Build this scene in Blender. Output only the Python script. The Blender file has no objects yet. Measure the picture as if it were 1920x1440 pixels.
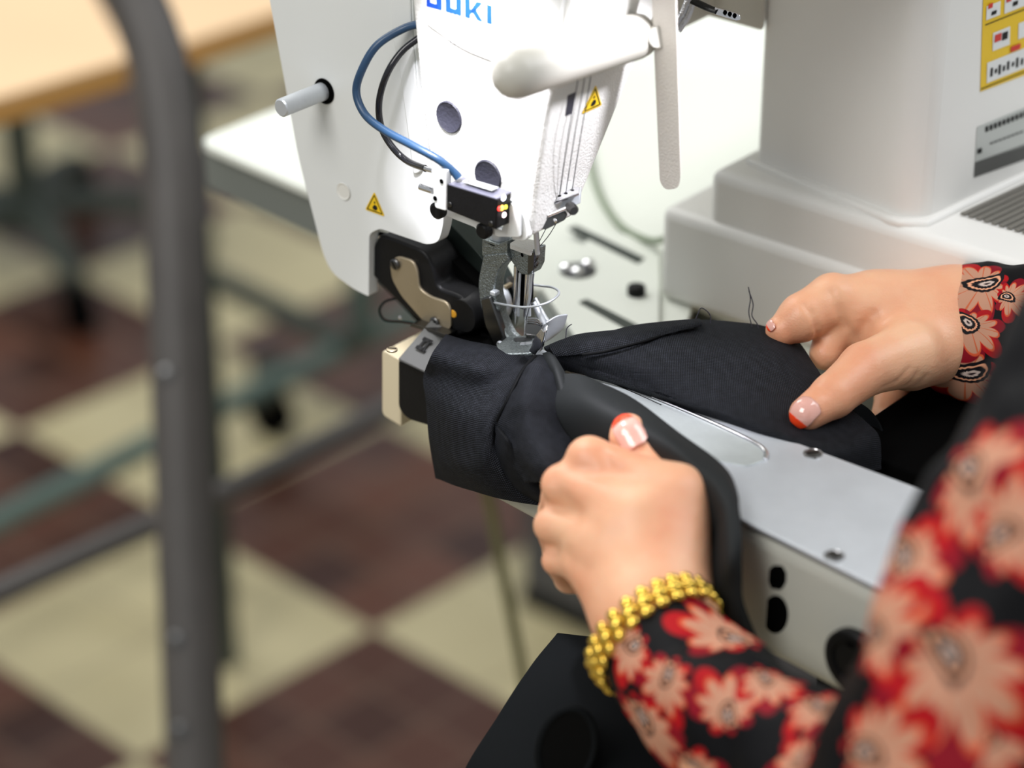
import bpy, bmesh, math, random
import numpy as np
from mathutils import Vector, Matrix, noise
S = bpy.context.scene
COL = S.collection
random.seed(4)
# ---------------------------------------------------------------- camera, world, lights, exposure
F_PX = 4533.33
PITCH = math.radians(28)
CAM = Vector((0, 0, 1.55))
cd = bpy.data.cameras.new('camera'); cam = bpy.data.objects.new('camera', cd); COL.objects.link(cam)
cam.location = CAM; cam.rotation_euler = (math.radians(90) - PITCH, 0, 0)
cd.lens = 85; cd.sensor_width = 36; cd.clip_start = 0.05
cd.dof.use_dof = True; cd.dof.focus_distance = 1.175; cd.dof.aperture_fstop = 3.3
S.camera = cam
S.view_settings.view_transform = 'Standard'; S.view_settings.look = 'None'
S.view_settings.gamma = 1; S.view_settings.use_curve_mapping = False
S.view_settings.exposure = 0.0
wd = bpy.data.worlds.new('world'); S.world = wd; wd.use_nodes = True
wd.node_tree.nodes['Background'].inputs[0].default_value = (0.93, 0.97, 1.0, 1)
wd.node_tree.nodes['Background'].inputs[1].default_value = 0.45
def area(name, loc, target, size, power, color=(1, 1, 1), sy=None):
    l = bpy.data.lights.new(name, 'AREA'); l.energy = power; l.color = color; l.size = size
    if sy: l.shape = 'RECTANGLE'; l.size_y = sy
    o = bpy.data.objects.new(name, l); COL.objects.link(o); o.location = loc
    o.rotation_euler = (Vector(target) - Vector(loc)).to_track_quat('-Z', 'Y').to_euler(); return o
area('ceiling_panel_light', (-0.9, 2.3, 3.0), (0, 1.5, 0.9), 1.2, 46, (1, 0.99, 0.95), 2.2)
area('ceiling_panel_light', (-1.3, -0.4, 2.9), (0, 1.2, 0.9), 1.2, 41, (1, 0.98, 0.95), 1.2)
area('ceiling_panel_light', (1.7, 1.2, 2.9), (0.3, 1.3, 0.9), 1.0, 26, (0.97, 0.98, 1), 1.6)
def lamp_spot(loc, target, power, ang, rad):
    l = bpy.data.lights.new('led_and_fill_light', 'SPOT'); l.energy = power; l.color = (0.93, 0.92, 1.0)
    l.spot_size = math.radians(ang); l.spot_blend = 0.6; l.shadow_soft_size = rad
    o = bpy.data.objects.new('led_and_fill_light', l); COL.objects.link(o); o.location = loc
    o.rotation_euler = (Vector(target) - Vector(loc)).to_track_quat('-Z', 'Y').to_euler(); return o

# ---------------------------------------------------------------- geometry frame: rays of the lens meet real planes
FW = Vector((0, math.cos(PITCH), -math.sin(PITCH))); UP = Vector((0, math.sin(PITCH), math.cos(PITCH))); RT = Vector((1, 0, 0))
def ray(x, y): return FW + RT * ((x - 960) / F_PX) + UP * ((720 - y) / F_PX)
def P(x, y, d): return CAM + ray(x, y) * d
def Z(x, y, z):
    r = ray(x, y); return CAM + r * ((z - CAM.z) / r.z)
u = Vector((0.766, -0.643, 0)); v = Vector((0.643, 0.766, 0)); ez = Vector((0, 0, 1))
N0 = P(985, 640, 1.2)
def PLN(x, y, q, n):
    r = ray(x, y); return CAM + r * ((q - CAM).dot(n) / r.dot(n))
def V(x, y, off): return PLN(x, y, N0 + v * off, v)      # on the vertical plane facing the lens, off metres behind the needle
def Up(x, y, off): return PLN(x, y, N0 + u * off, u)     # on the vertical plane whose normal runs along the arm
lamp_spot(N0 - u * .018 - v * .072 + ez * .235, N0 + u * .006 - v * .018 + ez * .105, 4.2, 66, 0.010)
lamp_spot(N0 + u * .16 + v * .05 + ez * .27, N0 + u * .03 + v * .0 + ez * .12, 4.0, 44, 0.012)  # extra spot added to brighten the side facet, no known lamp there

# ---------------------------------------------------------------- materials
def srgb(r, g, b):
    c = []
    for k in (r, g, b):
        k /= 255.0; c.append(k / 12.92 if k <= 0.04045 else ((k + 0.055) / 1.055) ** 2.4)
    return tuple(c)
class NT:
    def __init__(s, m): s.t = m.node_tree; s.n = s.t.nodes; s.l = s.t.links
    def new(s, typ, **kw):
        n = s.n.new(typ)
        for k, w in kw.items(): setattr(n, k, w)
        return n
    def put(s, sock, val):
        if isinstance(val, bpy.types.NodeSocket): s.l.new(val, sock)
        else: sock.default_value = val
    def m(s, op, a, b=None, c=None, clamp=False):
        n = s.n.new('ShaderNodeMath'); n.operation = op; n.use_clamp = clamp
        s.put(n.inputs[0], a)
        if b is not None: s.put(n.inputs[1], b)
        if c is not None: s.put(n.inputs[2], c)
        return n.outputs[0]
    def mix(s, f, a, b):
        n = s.n.new('ShaderNodeMix'); n.data_type = 'RGBA'
        s.put(n.inputs[0], f); s.put(n.inputs[6], a); s.put(n.inputs[7], b); return n.outputs[2]
    def step(s, x, e, soft=0.02):
        n = s.n.new('ShaderNodeMapRange'); n.interpolation_type = 'SMOOTHSTEP'
        s.put(n.inputs[0], x); n.inputs[1].default_value = e - soft; n.inputs[2].default_value = e + soft
        n.inputs[3].default_value = 1; n.inputs[4].default_value = 0; return n.outputs[0]
def mat(name, col, rough=0.5, metal=0.0, nscale=0, namp=0.0, bump=0.0, bscale=600, coat=0, sss=0, spec=None):
    m = bpy.data.materials.new(name); m.use_nodes = True; t = NT(m); b = t.n['Principled BSDF']
    c4 = (*col, 1); b.inputs['Base Color'].default_value = c4
    b.inputs['Roughness'].default_value = rough; b.inputs['Metallic'].default_value = metal
    if coat: b.inputs['Coat Weight'].default_value = coat
    if spec is None and metal == 0 and max(col) < 0.03: spec = 0.18
    if spec is not None: b.inputs['Specular IOR Level'].default_value = spec
    if sss:
        b.inputs['Subsurface Weight'].default_value = sss; b.inputs['Subsurface Radius'].default_value = (1, 0.3, 0.15)
        b.inputs['Subsurface Scale'].default_value = 0.006
    tc = t.new('ShaderNodeTexCoord')
    if nscale:
        n = t.new('ShaderNodeTexNoise'); n.inputs['Scale'].default_value = nscale; n.inputs['Detail'].default_value = 5
        t.l.new(tc.outputs['Object'], n.inputs['Vector'])
        d = tuple(max(0, k * (1 - namp)) for k in col) + (1,); e = tuple(min(1, k * (1 + namp)) for k in col) + (1,)
        t.l.new(t.mix(n.outputs[0], d, e), b.inputs['Base Color'])
    if bump:
        n = t.new('ShaderNodeTexNoise'); n.inputs['Scale'].default_value = bscale; n.inputs['Detail'].default_value = 2
        t.l.new(tc.outputs['Object'], n.inputs['Vector'])
        bp = t.new('ShaderNodeBump'); bp.inputs['Strength'].default_value = bump; bp.inputs['Distance'].default_value = 0.0006
        t.l.new(n.outputs[0], bp.inputs['Height']); t.l.new(bp.outputs[0], b.inputs['Normal'])
    return m
def emis(name, col, s):
    m = bpy.data.materials.new(name); m.use_nodes = True; b = m.node_tree.nodes['Principled BSDF']
    b.inputs['Base Color'].default_value = (*col, 1); b.inputs['Emission Color'].default_value = (*col, 1); b.inputs['Emission Strength'].default_value = s; return m
MAT = {}
MAT['cover'] = mat('white_enamel', (0.74, 0.755, 0.74), 0.38, nscale=9, namp=0.03, bump=0.08, bscale=300)
MAT['casting'] = mat('grained_white_paint', (0.74, 0.735, 0.70), 0.5, nscale=30, namp=0.03, bump=0.8, bscale=900)
MAT['lever'] = mat('grained_grey_paint', (0.70, 0.66, 0.61), 0.55, bump=0.8, bscale=900)
MAT['handle'] = mat('ivory_plastic', (0.50, 0.485, 0.43), 0.4)
MAT['column'] = mat('cream_enamel', (0.82, 0.81, 0.78), 0.4, nscale=6, namp=0.04)
MAT['table'] = mat('white_laminate', (0.83, 0.86, 0.79), 0.4)
MAT['tabedge'] = mat('grey_edge', (0.165, 0.18, 0.165), 0.6)
MAT['steel'] = mat('brushed_steel', (0.62, 0.65, 0.69), 0.45, 0.6, nscale=60, namp=0.10, bump=0.15, bscale=400)
MAT['bright'] = mat('polished_steel', (0.75, 0.75, 0.77), 0.14, 1.0)
MAT['cast'] = mat('rough_cast_steel', (0.27, 0.30, 0.30), 0.4, 1.0, nscale=900, namp=0.55, bump=1.0, bscale=1300)
MAT['darksteel'] = mat('dark_steel', (0.12, 0.12, 0.12), 0.3, 1.0)
MAT['black'] = mat('black_plastic', (0.006, 0.006, 0.0065), 0.42, nscale=80, namp=0.3, bump=0.2)
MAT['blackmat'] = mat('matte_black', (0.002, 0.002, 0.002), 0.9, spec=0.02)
MAT['plug'] = mat('dark_rubber_plug', (0.035, 0.035, 0.05), 0.5, bump=0.5)
MAT['tan'] = mat('warm_brushed_plate', (0.42, 0.35, 0.24), 0.42, 0.75, nscale=40, namp=0.08, bump=0.2, bscale=900)
MAT['gold_cap'] = mat('cream_end_cap', (0.58, 0.50, 0.34), 0.45, 0.0)
MAT['bed'] = mat('cream_bed_enamel', (0.50, 0.50, 0.44), 0.45, bump=0.3, bscale=500)
MAT['blue'] = mat('blue_cable_sheath', (0.018, 0.055, 0.12), 0.35)
MAT['blackcable'] = mat('glossy_black_tube', (0.01, 0.01, 0.012), 0.18, coat=0.5)
MAT['yellow'] = mat('warning_yellow', (0.80, 0.52, 0.01), 0.5)
MAT['ink'] = mat('black_ink', (0.012, 0.012, 0.012), 0.6)
MAT['logo'] = mat('blue_logo_ink', (0.008, 0.045, 0.30), 0.6, spec=.1)
MAT['whitelabel'] = mat('white_label', (0.75, 0.76, 0.75), 0.5)
MAT['greylabel'] = mat('grey_label', (0.10, 0.10, 0.095), 0.6, spec=.2)
MAT['silverlabel'] = mat('silver_label', (0.50, 0.52, 0.50), 0.4, 0.3)
MAT['redink'] = mat('red_ink', (0.6, 0.03, 0.02), 0.6)
MAT['thread'] = mat('dark_thread', (0.02, 0.018, 0.03), 0.7)
MAT['gold'] = mat('polished_gold', (0.83, 0.56, 0.10), 0.16, 1.0)
MAT['amber'] = mat('amber_lens', (0.7, 0.33, 0.02), 0.3)
MAT['post'] = mat('grey_tube_paint', (0.075, 0.068, 0.064), 0.5, nscale=12, namp=0.35)
MAT['teal'] = mat('teal_green_frame_paint', (0.10, 0.15, 0.13), 0.5)
MAT['darkgreen'] = mat('dark_green_frame_paint', (0.035, 0.045, 0.035), 0.5)
MAT['oliverod'] = mat('olive_cord_sheath', (0.12, 0.11, 0.04), 0.5)
MAT['wood'] = mat('pale_beech_wood', (0.78, 0.55, 0.33), 0.5, nscale=5, namp=0.10)
MAT['woodedge'] = mat('orange_beech_edge', (0.50, 0.26, 0.07), 0.5)
MAT['greybox'] = mat('grey_steel_sheet', (0.085, 0.085, 0.09), 0.5)
MAT['pinklint'] = mat('mauve_grease', (0.35, 0.27, 0.33), 0.6, nscale=300, namp=0.4)
MAT['nail'] = mat('pink_nail', (0.76, 0.40, 0.33), 0.12, coat=0.8)
MAT['polish'] = mat('orange_red_nail_polish', (0.85, 0.06, 0.012), 0.15, coat=0.8)

def skin_mat():
    m = mat('skin', (0.70, 0.40, 0.26), 0.42, sss=0.25); t = NT(m); b = t.n['Principled BSDF']
    tc = t.new('ShaderNodeTexCoord')
    n = t.new('ShaderNodeTexNoise'); n.inputs['Scale'].default_value = 28; n.inputs['Detail'].default_value = 4
    t.l.new(tc.outputs['Object'], n.inputs['Vector'])
    r = t.new('ShaderNodeValToRGB'); r.color_ramp.elements[0].position = 0.35; r.color_ramp.elements[1].position = 0.68
    r.color_ramp.elements[0].color = (0.74, 0.34, 0.195, 1); r.color_ramp.elements[1].color = (0.80, 0.465, 0.285, 1)
    t.l.new(n.outputs[0], r.inputs[0]); t.l.new(r.outputs[0], b.inputs['Base Color'])
    n2 = t.new('ShaderNodeTexVoronoi'); n2.inputs['Scale'].default_value = 900
    n3 = t.new('ShaderNodeTexNoise'); n3.inputs['Scale'].default_value = 160; n3.inputs['Detail'].default_value = 5
    mp = t.new('ShaderNodeMapping'); mp.inputs['Scale'].default_value = (0.45, 1, 1.6)
    t.l.new(tc.outputs['Object'], mp.inputs[0]); t.l.new(mp.outputs[0], n3.inputs['Vector']); t.l.new(tc.outputs['Object'], n2.inputs['Vector'])
    h = t.m('ADD', t.m('MULTIPLY', n2.outputs[0], 0.25), n3.outputs[0])
    bp = t.new('ShaderNodeBump'); bp.inputs['Strength'].default_value = 0.35; bp.inputs['Distance'].default_value = 0.0008
    t.l.new(h, bp.inputs['Height']); t.l.new(bp.outputs[0], b.inputs['Normal']); return m
MAT['skin'] = skin_mat()

def weave_mat(name, c0, c1, pitch=0.0009, strength=1.0):
    m = mat(name, c0, 0.7, spec=0.12); t = NT(m); b = t.n['Principled BSDF']
    uv = t.new('ShaderNodeUVMap'); sx = t.new('ShaderNodeSeparateXYZ'); t.l.new(uv.outputs[0], sx.inputs[0])
    k = math.pi / pitch
    a = t.m('SINE', t.m('MULTIPLY', sx.outputs[0], k)); c = t.m('SINE', t.m('MULTIPLY', sx.outputs[1], k))
    h = t.m('POWER', t.m('ABSOLUTE', t.m('MULTIPLY', a, c)), 1.5)
    ns = t.new('ShaderNodeTexNoise'); ns.inputs['Scale'].default_value = 240; t.l.new(uv.outputs[0], ns.inputs['Vector'])
    hh = t.m('MULTIPLY', h, t.m('ADD', ns.outputs[0], 0.2))
    t.l.new(t.mix(hh, (*c0, 1), (*c1, 1)), b.inputs['Base Color'])
    bp = t.new('ShaderNodeBump'); bp.inputs['Strength'].default_value = strength; bp.inputs['Distance'].default_value = 0.0003
    t.l.new(h, bp.inputs['Height']); t.l.new(bp.outputs[0], b.inputs['Normal'])
    return m
MAT['weave'] = weave_mat('black_woven_cloth', (0.0006, 0.0008, 0.0012), (0.040, 0.044, 0.056))
MAT['cloth'] = mat('smooth_dark_cloth', (0.009, 0.0105, 0.011), 0.65, nscale=60, namp=0.15, bump=0.2, bscale=2000, spec=0.25)
MAT['garment'] = mat('plain_black_cloth', (0.006, 0.007, 0.008), 0.85, bump=0.2, bscale=1500, spec=0.08)
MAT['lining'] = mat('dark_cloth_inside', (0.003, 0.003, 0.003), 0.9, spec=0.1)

# ---- printed blouse: black ground, peach and red paisley flowers
def motif_group():
    g = bpy.data.node_groups.new('paisley_motif', 'ShaderNodeTree')
    for nm, tp in (('Color', 'NodeSocketColor'), ('X', 'NodeSocketFloat'), ('Y', 'NodeSocketFloat')):
        g.interface.new_socket(nm, in_out='INPUT', socket_type=tp)
    g.interface.new_socket('Color', in_out='OUTPUT', socket_type='NodeSocketColor')
    class _: pass
    w = _(); w.node_tree = g; t = NT(w)
    gi = t.new('NodeGroupInput'); go = t.new('NodeGroupOutput')
    X, Y = gi.outputs[1], gi.outputs[2]
    r = t.m('SQRT', t.m('ADD', t.m('MULTIPLY', X, X), t.m('MULTIPLY', Y, Y)))
    th = t.m('ARCTAN2', Y, X)
    def pet(n, ph, base, amp, pw=1.0):
        s = t.m('ABSOLUTE', t.m('SINE', t.m('ADD', t.m('MULTIPLY', th, n), ph)))
        return t.m('ADD', base, t.m('MULTIPLY', t.m('POWER', s, pw), amp))
    # the flower fans out towards one side (cos th) and the paisley heart sits towards the other
    side = t.m('ADD', 0.72, t.m('MULTIPLY', t.m('COSINE', th), 0.30))
    red = t.step(t.m('DIVIDE', r, t.m('MULTIPLY', side, pet(3.5, 0.4, 0.72, 0.62, 0.8))), 1.0, 0.03)
    peach = t.step(t.m('DIVIDE', r, t.m('MULTIPLY', side, pet(5.5, 1.1, 0.52, 0.42, 0.9))), 1.0, 0.03)
    rim = t.step(t.m('DIVIDE', r, t.m('MULTIPLY', side, pet(5.5, 1.1, 0.58, 0.45, 0.9))), 1.0, 0.03)
    vein = t.step(t.m('ABSOLUTE', t.m('SINE', t.m('MULTIPLY', th, 5.5))), 0.12, 0.06)
    ex = t.m('ADD', X, 0.08); Yc = t.m('ADD', Y, t.m('MULTIPLY', t.m('MULTIPLY', X, X), -0.9))
    e = t.m('SQRT', t.m('ADD', t.m('MULTIPLY', ex, ex), t.m('MULTIPLY', t.m('MULTIPLY', Yc, Yc), 3.4)))
    e = t.m('ADD', e, t.m('MULTIPLY', t.m('SINE', t.m('MULTIPLY', th, 14)), 0.012))
    core = t.step(e, 0.40, 0.02); ring = t.m('MULTIPLY', t.step(e, 0.29, 0.015), t.m('SUBTRACT', 1, t.step(e, 0.23, 0.02)))
    inner = t.step(e, 0.12, 0.02); pit = t.step(e, 0.05, 0.02)
    c = t.mix(red, gi.outputs[0], (*srgb(128, 10, 28), 1))
    c = t.mix(t.m('MULTIPLY', red, t.step(t.m('SINE', t.m('MULTIPLY', th, 3.5)), -0.2, 0.2)), c, (*srgb(165, 14, 22), 1))
    c = t.mix(rim, c, (*srgb(205, 85, 50), 1))
    c = t.mix(peach, c, (*srgb(186, 138, 113), 1))
    c = t.mix(t.m('MULTIPLY', peach, vein), c, (*srgb(190, 95, 60), 1))
    c = t.mix(core, c, (*srgb(20, 18, 22), 1)); c = t.mix(ring, c, (*srgb(225, 160, 125), 1))
    c = t.mix(inner, c, (*srgb(200, 180, 170), 1)); c = t.mix(pit, c, (*srgb(40, 25, 30), 1))
    t.l.new(c, go.inputs[0]); return g
MOTIF = motif_group()
def blouse_mat(name, explicit, auto=True, scale=20.0, off=(0, 0)):
    m = mat(name, (0.01, 0.01, 0.012), 0.6, spec=0.12); t = NT(m); b = t.n['Principled BSDF']
    uv = t.new('ShaderNodeUVMap'); sx = t.new('ShaderNodeSeparateXYZ'); t.l.new(uv.outputs[0], sx.inputs[0])
    c = None
    black = (*srgb(9, 9, 12), 1)
    def use(col, X, Y):
        g = t.new('ShaderNodeGroup'); g.node_tree = MOTIF; t.put(g.inputs[0], col); t.put(g.inputs[1], X); t.put(g.inputs[2], Y); return g.outputs[0]
    col = black
    if auto:
        mp = t.new('ShaderNodeMapping'); mp.inputs['Scale'].default_value = (scale,) * 3; mp.inputs['Location'].default_value = (off[0], off[1], 0)
        t.l.new(uv.outputs[0], mp.inputs[0])
        for k, (dx, rnd) in enumerate(((0.0, 0.75), (7.4, 0.9))):
            ad = t.new('ShaderNodeVectorMath'); ad.operation = 'ADD'; ad.inputs[1].default_value = (dx, dx * 0.7, 0); t.l.new(mp.outputs[0], ad.inputs[0])
            vo = t.new('ShaderNodeTexVoronoi'); vo.voronoi_dimensions = '2D'; vo.inputs['Scale'].default_value = 1.0; vo.inputs['Randomness'].default_value = rnd
            t.l.new(ad.outputs[0], vo.inputs['Vector'])
            df = t.new('ShaderNodeVectorMath'); df.operation = 'SUBTRACT'; t.l.new(ad.outputs[0], df.inputs[0]); t.l.new(vo.outputs['Position'], df.inputs[1])
            s2 = t.new('ShaderNodeSeparateXYZ'); t.l.new(df.outputs[0], s2.inputs[0])
            rc = t.new('ShaderNodeSeparateColor'); t.l.new(vo.outputs['Color'], rc.inputs[0])
            a = t.m('MULTIPLY', rc.outputs[0], 6.28); ca = t.m('COSINE', a); sa = t.m('SINE', a)
            q = 2.0 if k == 0 else 1.75
            X = t.m('MULTIPLY', t.m('ADD', t.m('MULTIPLY', s2.outputs[0], ca), t.m('MULTIPLY', s2.outputs[1], sa)), q)
            Y = t.m('MULTIPLY', t.m('SUBTRACT', t.m('MULTIPLY', s2.outputs[1], ca), t.m('MULTIPLY', s2.outputs[0], sa)), q)
            col = use(col, X, Y)
    for (cx, cy, ang, rad) in explicit:
        ca, sa = math.cos(ang), math.sin(ang)
        dx = t.m('MULTIPLY', t.m('SUBTRACT', sx.outputs[0], cx), 1 / rad); dy = t.m('MULTIPLY', t.m('SUBTRACT', sx.outputs[1], cy), 1 / rad)
        X = t.m('ADD', t.m('MULTIPLY', dx, ca), t.m('MULTIPLY', dy, sa)); Y = t.m('SUBTRACT', t.m('MULTIPLY', dy, ca), t.m('MULTIPLY', dx, sa))
        col = use(col, X, Y)
    t.put(b.inputs['Base Color'], col)
    return m

# ---------------------------------------------------------------- object helpers
ORG = {}
def tag(o, label=None, cat=None, group=None, kind=None):
    if label: o['label'] = label
    if cat: o['category'] = cat
    if group: o['group'] = group
    if kind: o['kind'] = kind
    return o
def thing(name, loc, label, cat, group=None):
    o = bpy.data.objects.new(name, None); COL.objects.link(o); o.location = loc; o.empty_display_size = 0.02
    ORG[o.name] = Vector(loc); return tag(o, label, cat, group)
def link(name, me, m, parent=None, smooth=False, mods=()):
    if parent is not None:
        org = ORG[parent.name]
    else:
        co = [w.co for w in me.vertices]
        org = Vector(((min(c.x for c in co) + max(c.x for c in co)) / 2, (min(c.y for c in co) + max(c.y for c in co)) / 2, min(c.z for c in co)))
    me.transform(Matrix.Translation(-org))
    for mm in (m if isinstance(m, (list, tuple)) else [m]): me.materials.append(mm)
    if smooth:
        for p in me.polygons: p.use_smooth = True
    o = bpy.data.objects.new(name, me); COL.objects.link(o)
    if parent is not None: o.parent = parent
    else: o.location = org
    ORG[o.name] = org
    for (typ, kw) in mods:
        md = o.modifiers.new(typ.lower(), typ)
        for k, w in kw.items(): setattr(md, k, w)
    return o
def mesh_from(vs, fs, name='m', fix=True):
    me = bpy.data.meshes.new(name); me.from_pydata([tuple(q) for q in vs], [], fs)
    if fix:
        bm = bmesh.new(); bm.from_mesh(me); bmesh.ops.recalc_face_normals(bm, faces=bm.faces); bm.to_mesh(me); bm.free()
    me.update(); return me
def bev(w, seg=3, ang=35): return ('BEVEL', dict(width=w, segments=seg, limit_method='ANGLE', angle_limit=math.radians(ang), harden_normals=False))
def smooth_by_angle(me, ang=40):
    bm = bmesh.new(); bm.from_mesh(me)
    for e in bm.edges:
        e.smooth = not (len(e.link_faces) == 2 and e.calc_face_angle(0) > math.radians(ang))
    for f in bm.faces: f.smooth = True
    bm.to_mesh(me); bm.free()
def round_poly(pts, r, n=5):
    out = []; N = len(pts)
    for i in range(N):
        a, b, c = Vector(pts[i - 1][:2]), Vector(pts[i][:2]), Vector(pts[(i + 1) % N][:2])
        rr = pts[i][2] if len(pts[i]) > 2 else r
        d1 = (a - b); d2 = (c - b); k = min(rr, d1.length * 0.48, d2.length * 0.48)
        if k < 0.5: out.append(tuple(b)); continue
        p1 = b + d1.normalized() * k; p2 = b + d2.normalized() * k
        for j in range(n + 1):
            s = j / n; out.append(tuple(p1 * (1 - s) ** 2 + b * 2 * s * (1 - s) + p2 * s * s))
    return out
def prism_w(name, ring, ext, m, parent=None, b=0.0, seg=3):
    n = len(ring); vs = [q for q in ring] + [q + ext for q in ring]
    fs = [tuple(range(n)), tuple(range(2 * n - 1, n - 1, -1))] + [(i, (i + 1) % n, n + (i + 1) % n, n + i) for i in range(n)]
    me = mesh_from(vs, fs); smooth_by_angle(me, 30)
    return link(name, me, m, parent, mods=[bev(b, seg, 40)] if b else [])
def plate(name, px, off, thick, m, parent=None, r=6, b=0.0, seg=3, fn=None, ext=None):
    fn = fn or (lambda x, y: V(x, y, off))
    ring = [fn(x, y) for x, y in (round_poly(px, r) if r else [q[:2] for q in px])]
    return prism_w(name, ring, ext if ext is not None else v * thick, m, parent, b, seg)
def ubox(name, a, su, sv, sz, m, parent=None, b=0.001, ax=None):
    U_, V_ = ax or (u, v)
    ring = [a, a + U_ * su, a + U_ * su + V_ * sv, a + V_ * sv]
    return prism_w(name, ring, ez * sz, m, parent, b)
def cr(pts, n=8, closed=False):
    P_ = [Vector(q) for q in pts]; out = []; N = len(P_)
    rng = range(N if closed else N - 1)
    for i in rng:
        if closed: a, b, c, d = P_[i - 1], P_[i], P_[(i + 1) % N], P_[(i + 2) % N]
        else: a, b, c, d = P_[max(i - 1, 0)], P_[i], P_[i + 1], P_[min(i + 2, N - 1)]
        for j in range(n):
            t = j / n; out.append(0.5 * ((2 * b) + (c - a) * t + (2 * a - 5 * b + 4 * c - d) * t * t + (3 * b - a - 3 * c + d) * t ** 3))
    if not closed: out.append(P_[-1])
    return out
def tube_me(path, rad, n=12, closed=False, caps=True, squash=None):
    path = [Vector(q) for q in path]; N = len(path); R_ = rad if isinstance(rad, (list, tuple)) else [rad] * N
    if len(R_) != N:
        R_ = [R_[0] + (R_[-1] - R_[0]) * i / (N - 1) for i in range(N)] if len(R_) == 2 else list(np.interp(np.linspace(0, 1, N), np.linspace(0, 1, len(R_)), R_))
    T = [((path[(i + 1) % N] if closed or i < N - 1 else path[i]) - (path[i - 1] if closed or i > 0 else path[i])).normalized() for i in range(N)]
    ref = Vector((0, 0, 1)) if abs(T[0].z) < 0.9 else Vector((1, 0, 0))
    nr = (ref - T[0] * ref.dot(T[0])).normalized(); vs = []; fs = []
    for i in range(N):
        nr = (nr - T[i] * nr.dot(T[i])).normalized(); bi = T[i].cross(nr)
        for k in range(n):
            a = 2 * math.pi * k / n; s = squash or (1, 1)
            vs.append(path[i] + (nr * math.cos(a) * s[0] + bi * math.sin(a) * s[1]) * R_[i])
    for i in range(N if closed else N - 1):
        j = (i + 1) % N
        for k in range(n): fs.append((i * n + k, i * n + (k + 1) % n, j * n + (k + 1) % n, j * n + k))
    if caps and not closed: fs += [tuple(range(n)), tuple(range((N - 1) * n, N * n))]
    me = mesh_from(vs, fs); smooth_by_angle(me, 50); return me
def tube(name, pts, rad, m, parent=None, n=12, sm=8, closed=False, squash=None):
    path = cr(pts, sm, closed) if sm else [Vector(q) for q in pts]
    return link(name, tube_me(path, rad, n, closed, squash=squash), m, parent)
def lathe(name, c, axis, prof, m, parent=None, n=40, b=0):
    """prof: (distance along axis, radius)"""
    axis = Vector(axis).normalized(); ref = ez if abs(axis.z) < 0.9 else Vector((1, 0, 0))
    a = (ref - axis * ref.dot(axis)).normalized(); bb = axis.cross(a); vs = []; fs = []
    for (h, r) in prof:
        for k in range(n):
            t = 2 * math.pi * k / n; vs.append(c + axis * h + (a * math.cos(t) + bb * math.sin(t)) * r)
    M_ = len(prof)
    for i in range(M_ - 1):
        for k in range(n): fs.append((i * n + k, i * n + (k + 1) % n, (i + 1) * n + (k + 1) % n, (i + 1) * n + k))
    if prof[0][1] > 1e-6: fs.append(tuple(range(n)))
    if prof[-1][1] > 1e-6: fs.append(tuple(range((M_ - 1) * n, M_ * n)))
    me = mesh_from(vs, fs); smooth_by_angle(me, 35); return link(name, me, m, parent)
def disc(name, c, axis, r, h, m, parent=None, b=None):
    b = b if b is not None else min(h, r) * 0.25
    return lathe(name, c, axis, [(0, r), (h - b, r), (h - b * 0.3, r - b * 0.3), (h, r - b)], m, parent)
def screw(name, c, axis, r, h, parent, m=None, slot=True, sa=0.5):
    """round screw head with a slot cut across it"""
    axis = Vector(axis).normalized(); o = lathe(name, c, axis, [(0, r), (h * 0.6, r), (h * 0.9, r * 0.85), (h, r * 0.6)], m or MAT['darksteel'], parent, 24)
    ref = ez if abs(axis.z) < 0.9 else u
    a = (ref - axis * ref.dot(axis)).normalized(); bb = axis.cross(a); d = a * math.cos(sa) + bb * math.sin(sa); e = axis.cross(d)
    if slot:
        q = c + axis * (h * 0.75); ring = [q + d * r * 0.75 + e * r * .13, q + d * r * .75 - e * r * .13, q - d * r * .75 - e * r * .13, q - d * r * .75 + e * r * .13]
        prism_w('screw_slot', ring, axis * h * 0.3, MAT['blackmat'], o)
    return o
def grid_me(rows, n=6, uvs=1.0, closed_u=False, disp=None):
    """rows of world points -> smooth surface with UV in metres"""
    R1 = [cr(r, n, closed_u) for r in rows]
    cols = list(zip(*R1)); C2 = [cr(c, n) for c in cols]; G = list(zip(*C2))
    nr, nc = len(G), len(G[0]); vs = [q for r in G for q in r]; fs = []
    for i in range(nr - 1):
        for j in range(nc if closed_u else nc - 1):
            k = (j + 1) % nc; fs.append((i * nc + j, i * nc + k, (i + 1) * nc + k, (i + 1) * nc + j))
    me = mesh_from(vs, fs, fix=False)
    su = np.zeros((nr, nc)); sv = np.zeros((nr, nc))
    for i in range(nr):
        for j in range(1, nc): su[i, j] = su[i, j - 1] + (G[i][j] - G[i][j - 1]).length
    for j in range(nc):
        for i in range(1, nr): sv[i, j] = sv[i - 1, j] + (G[i][j] - G[i - 1][j]).length
    su[:] = su.mean(axis=0)[None, :] * 0.6 + su * 0.4; sv[:] = sv.mean(axis=1)[:, None] * 0.6 + sv * 0.4
    uvl = me.uv_layers.new(name='UVMap')
    for p in me.polygons:
        for li in p.loop_indices:
            w = me.loops[li].vertex_index; i, j = divmod(w, nc); uj = su[i, j]
            if closed_u and j == 0 and any(me.loops[l2].vertex_index % nc == nc - 1 for l2 in p.loop_indices): uj = su[i, nc - 1] + su[i, 1]
            uvl.data[li].uv = (uj, sv[i, j])
    if disp:
        me.update(); ns = [w.normal.copy() for w in me.vertices]
        for w, nn in zip(me.vertices, ns): w.co += nn * disp(w.co)
    return me
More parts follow.
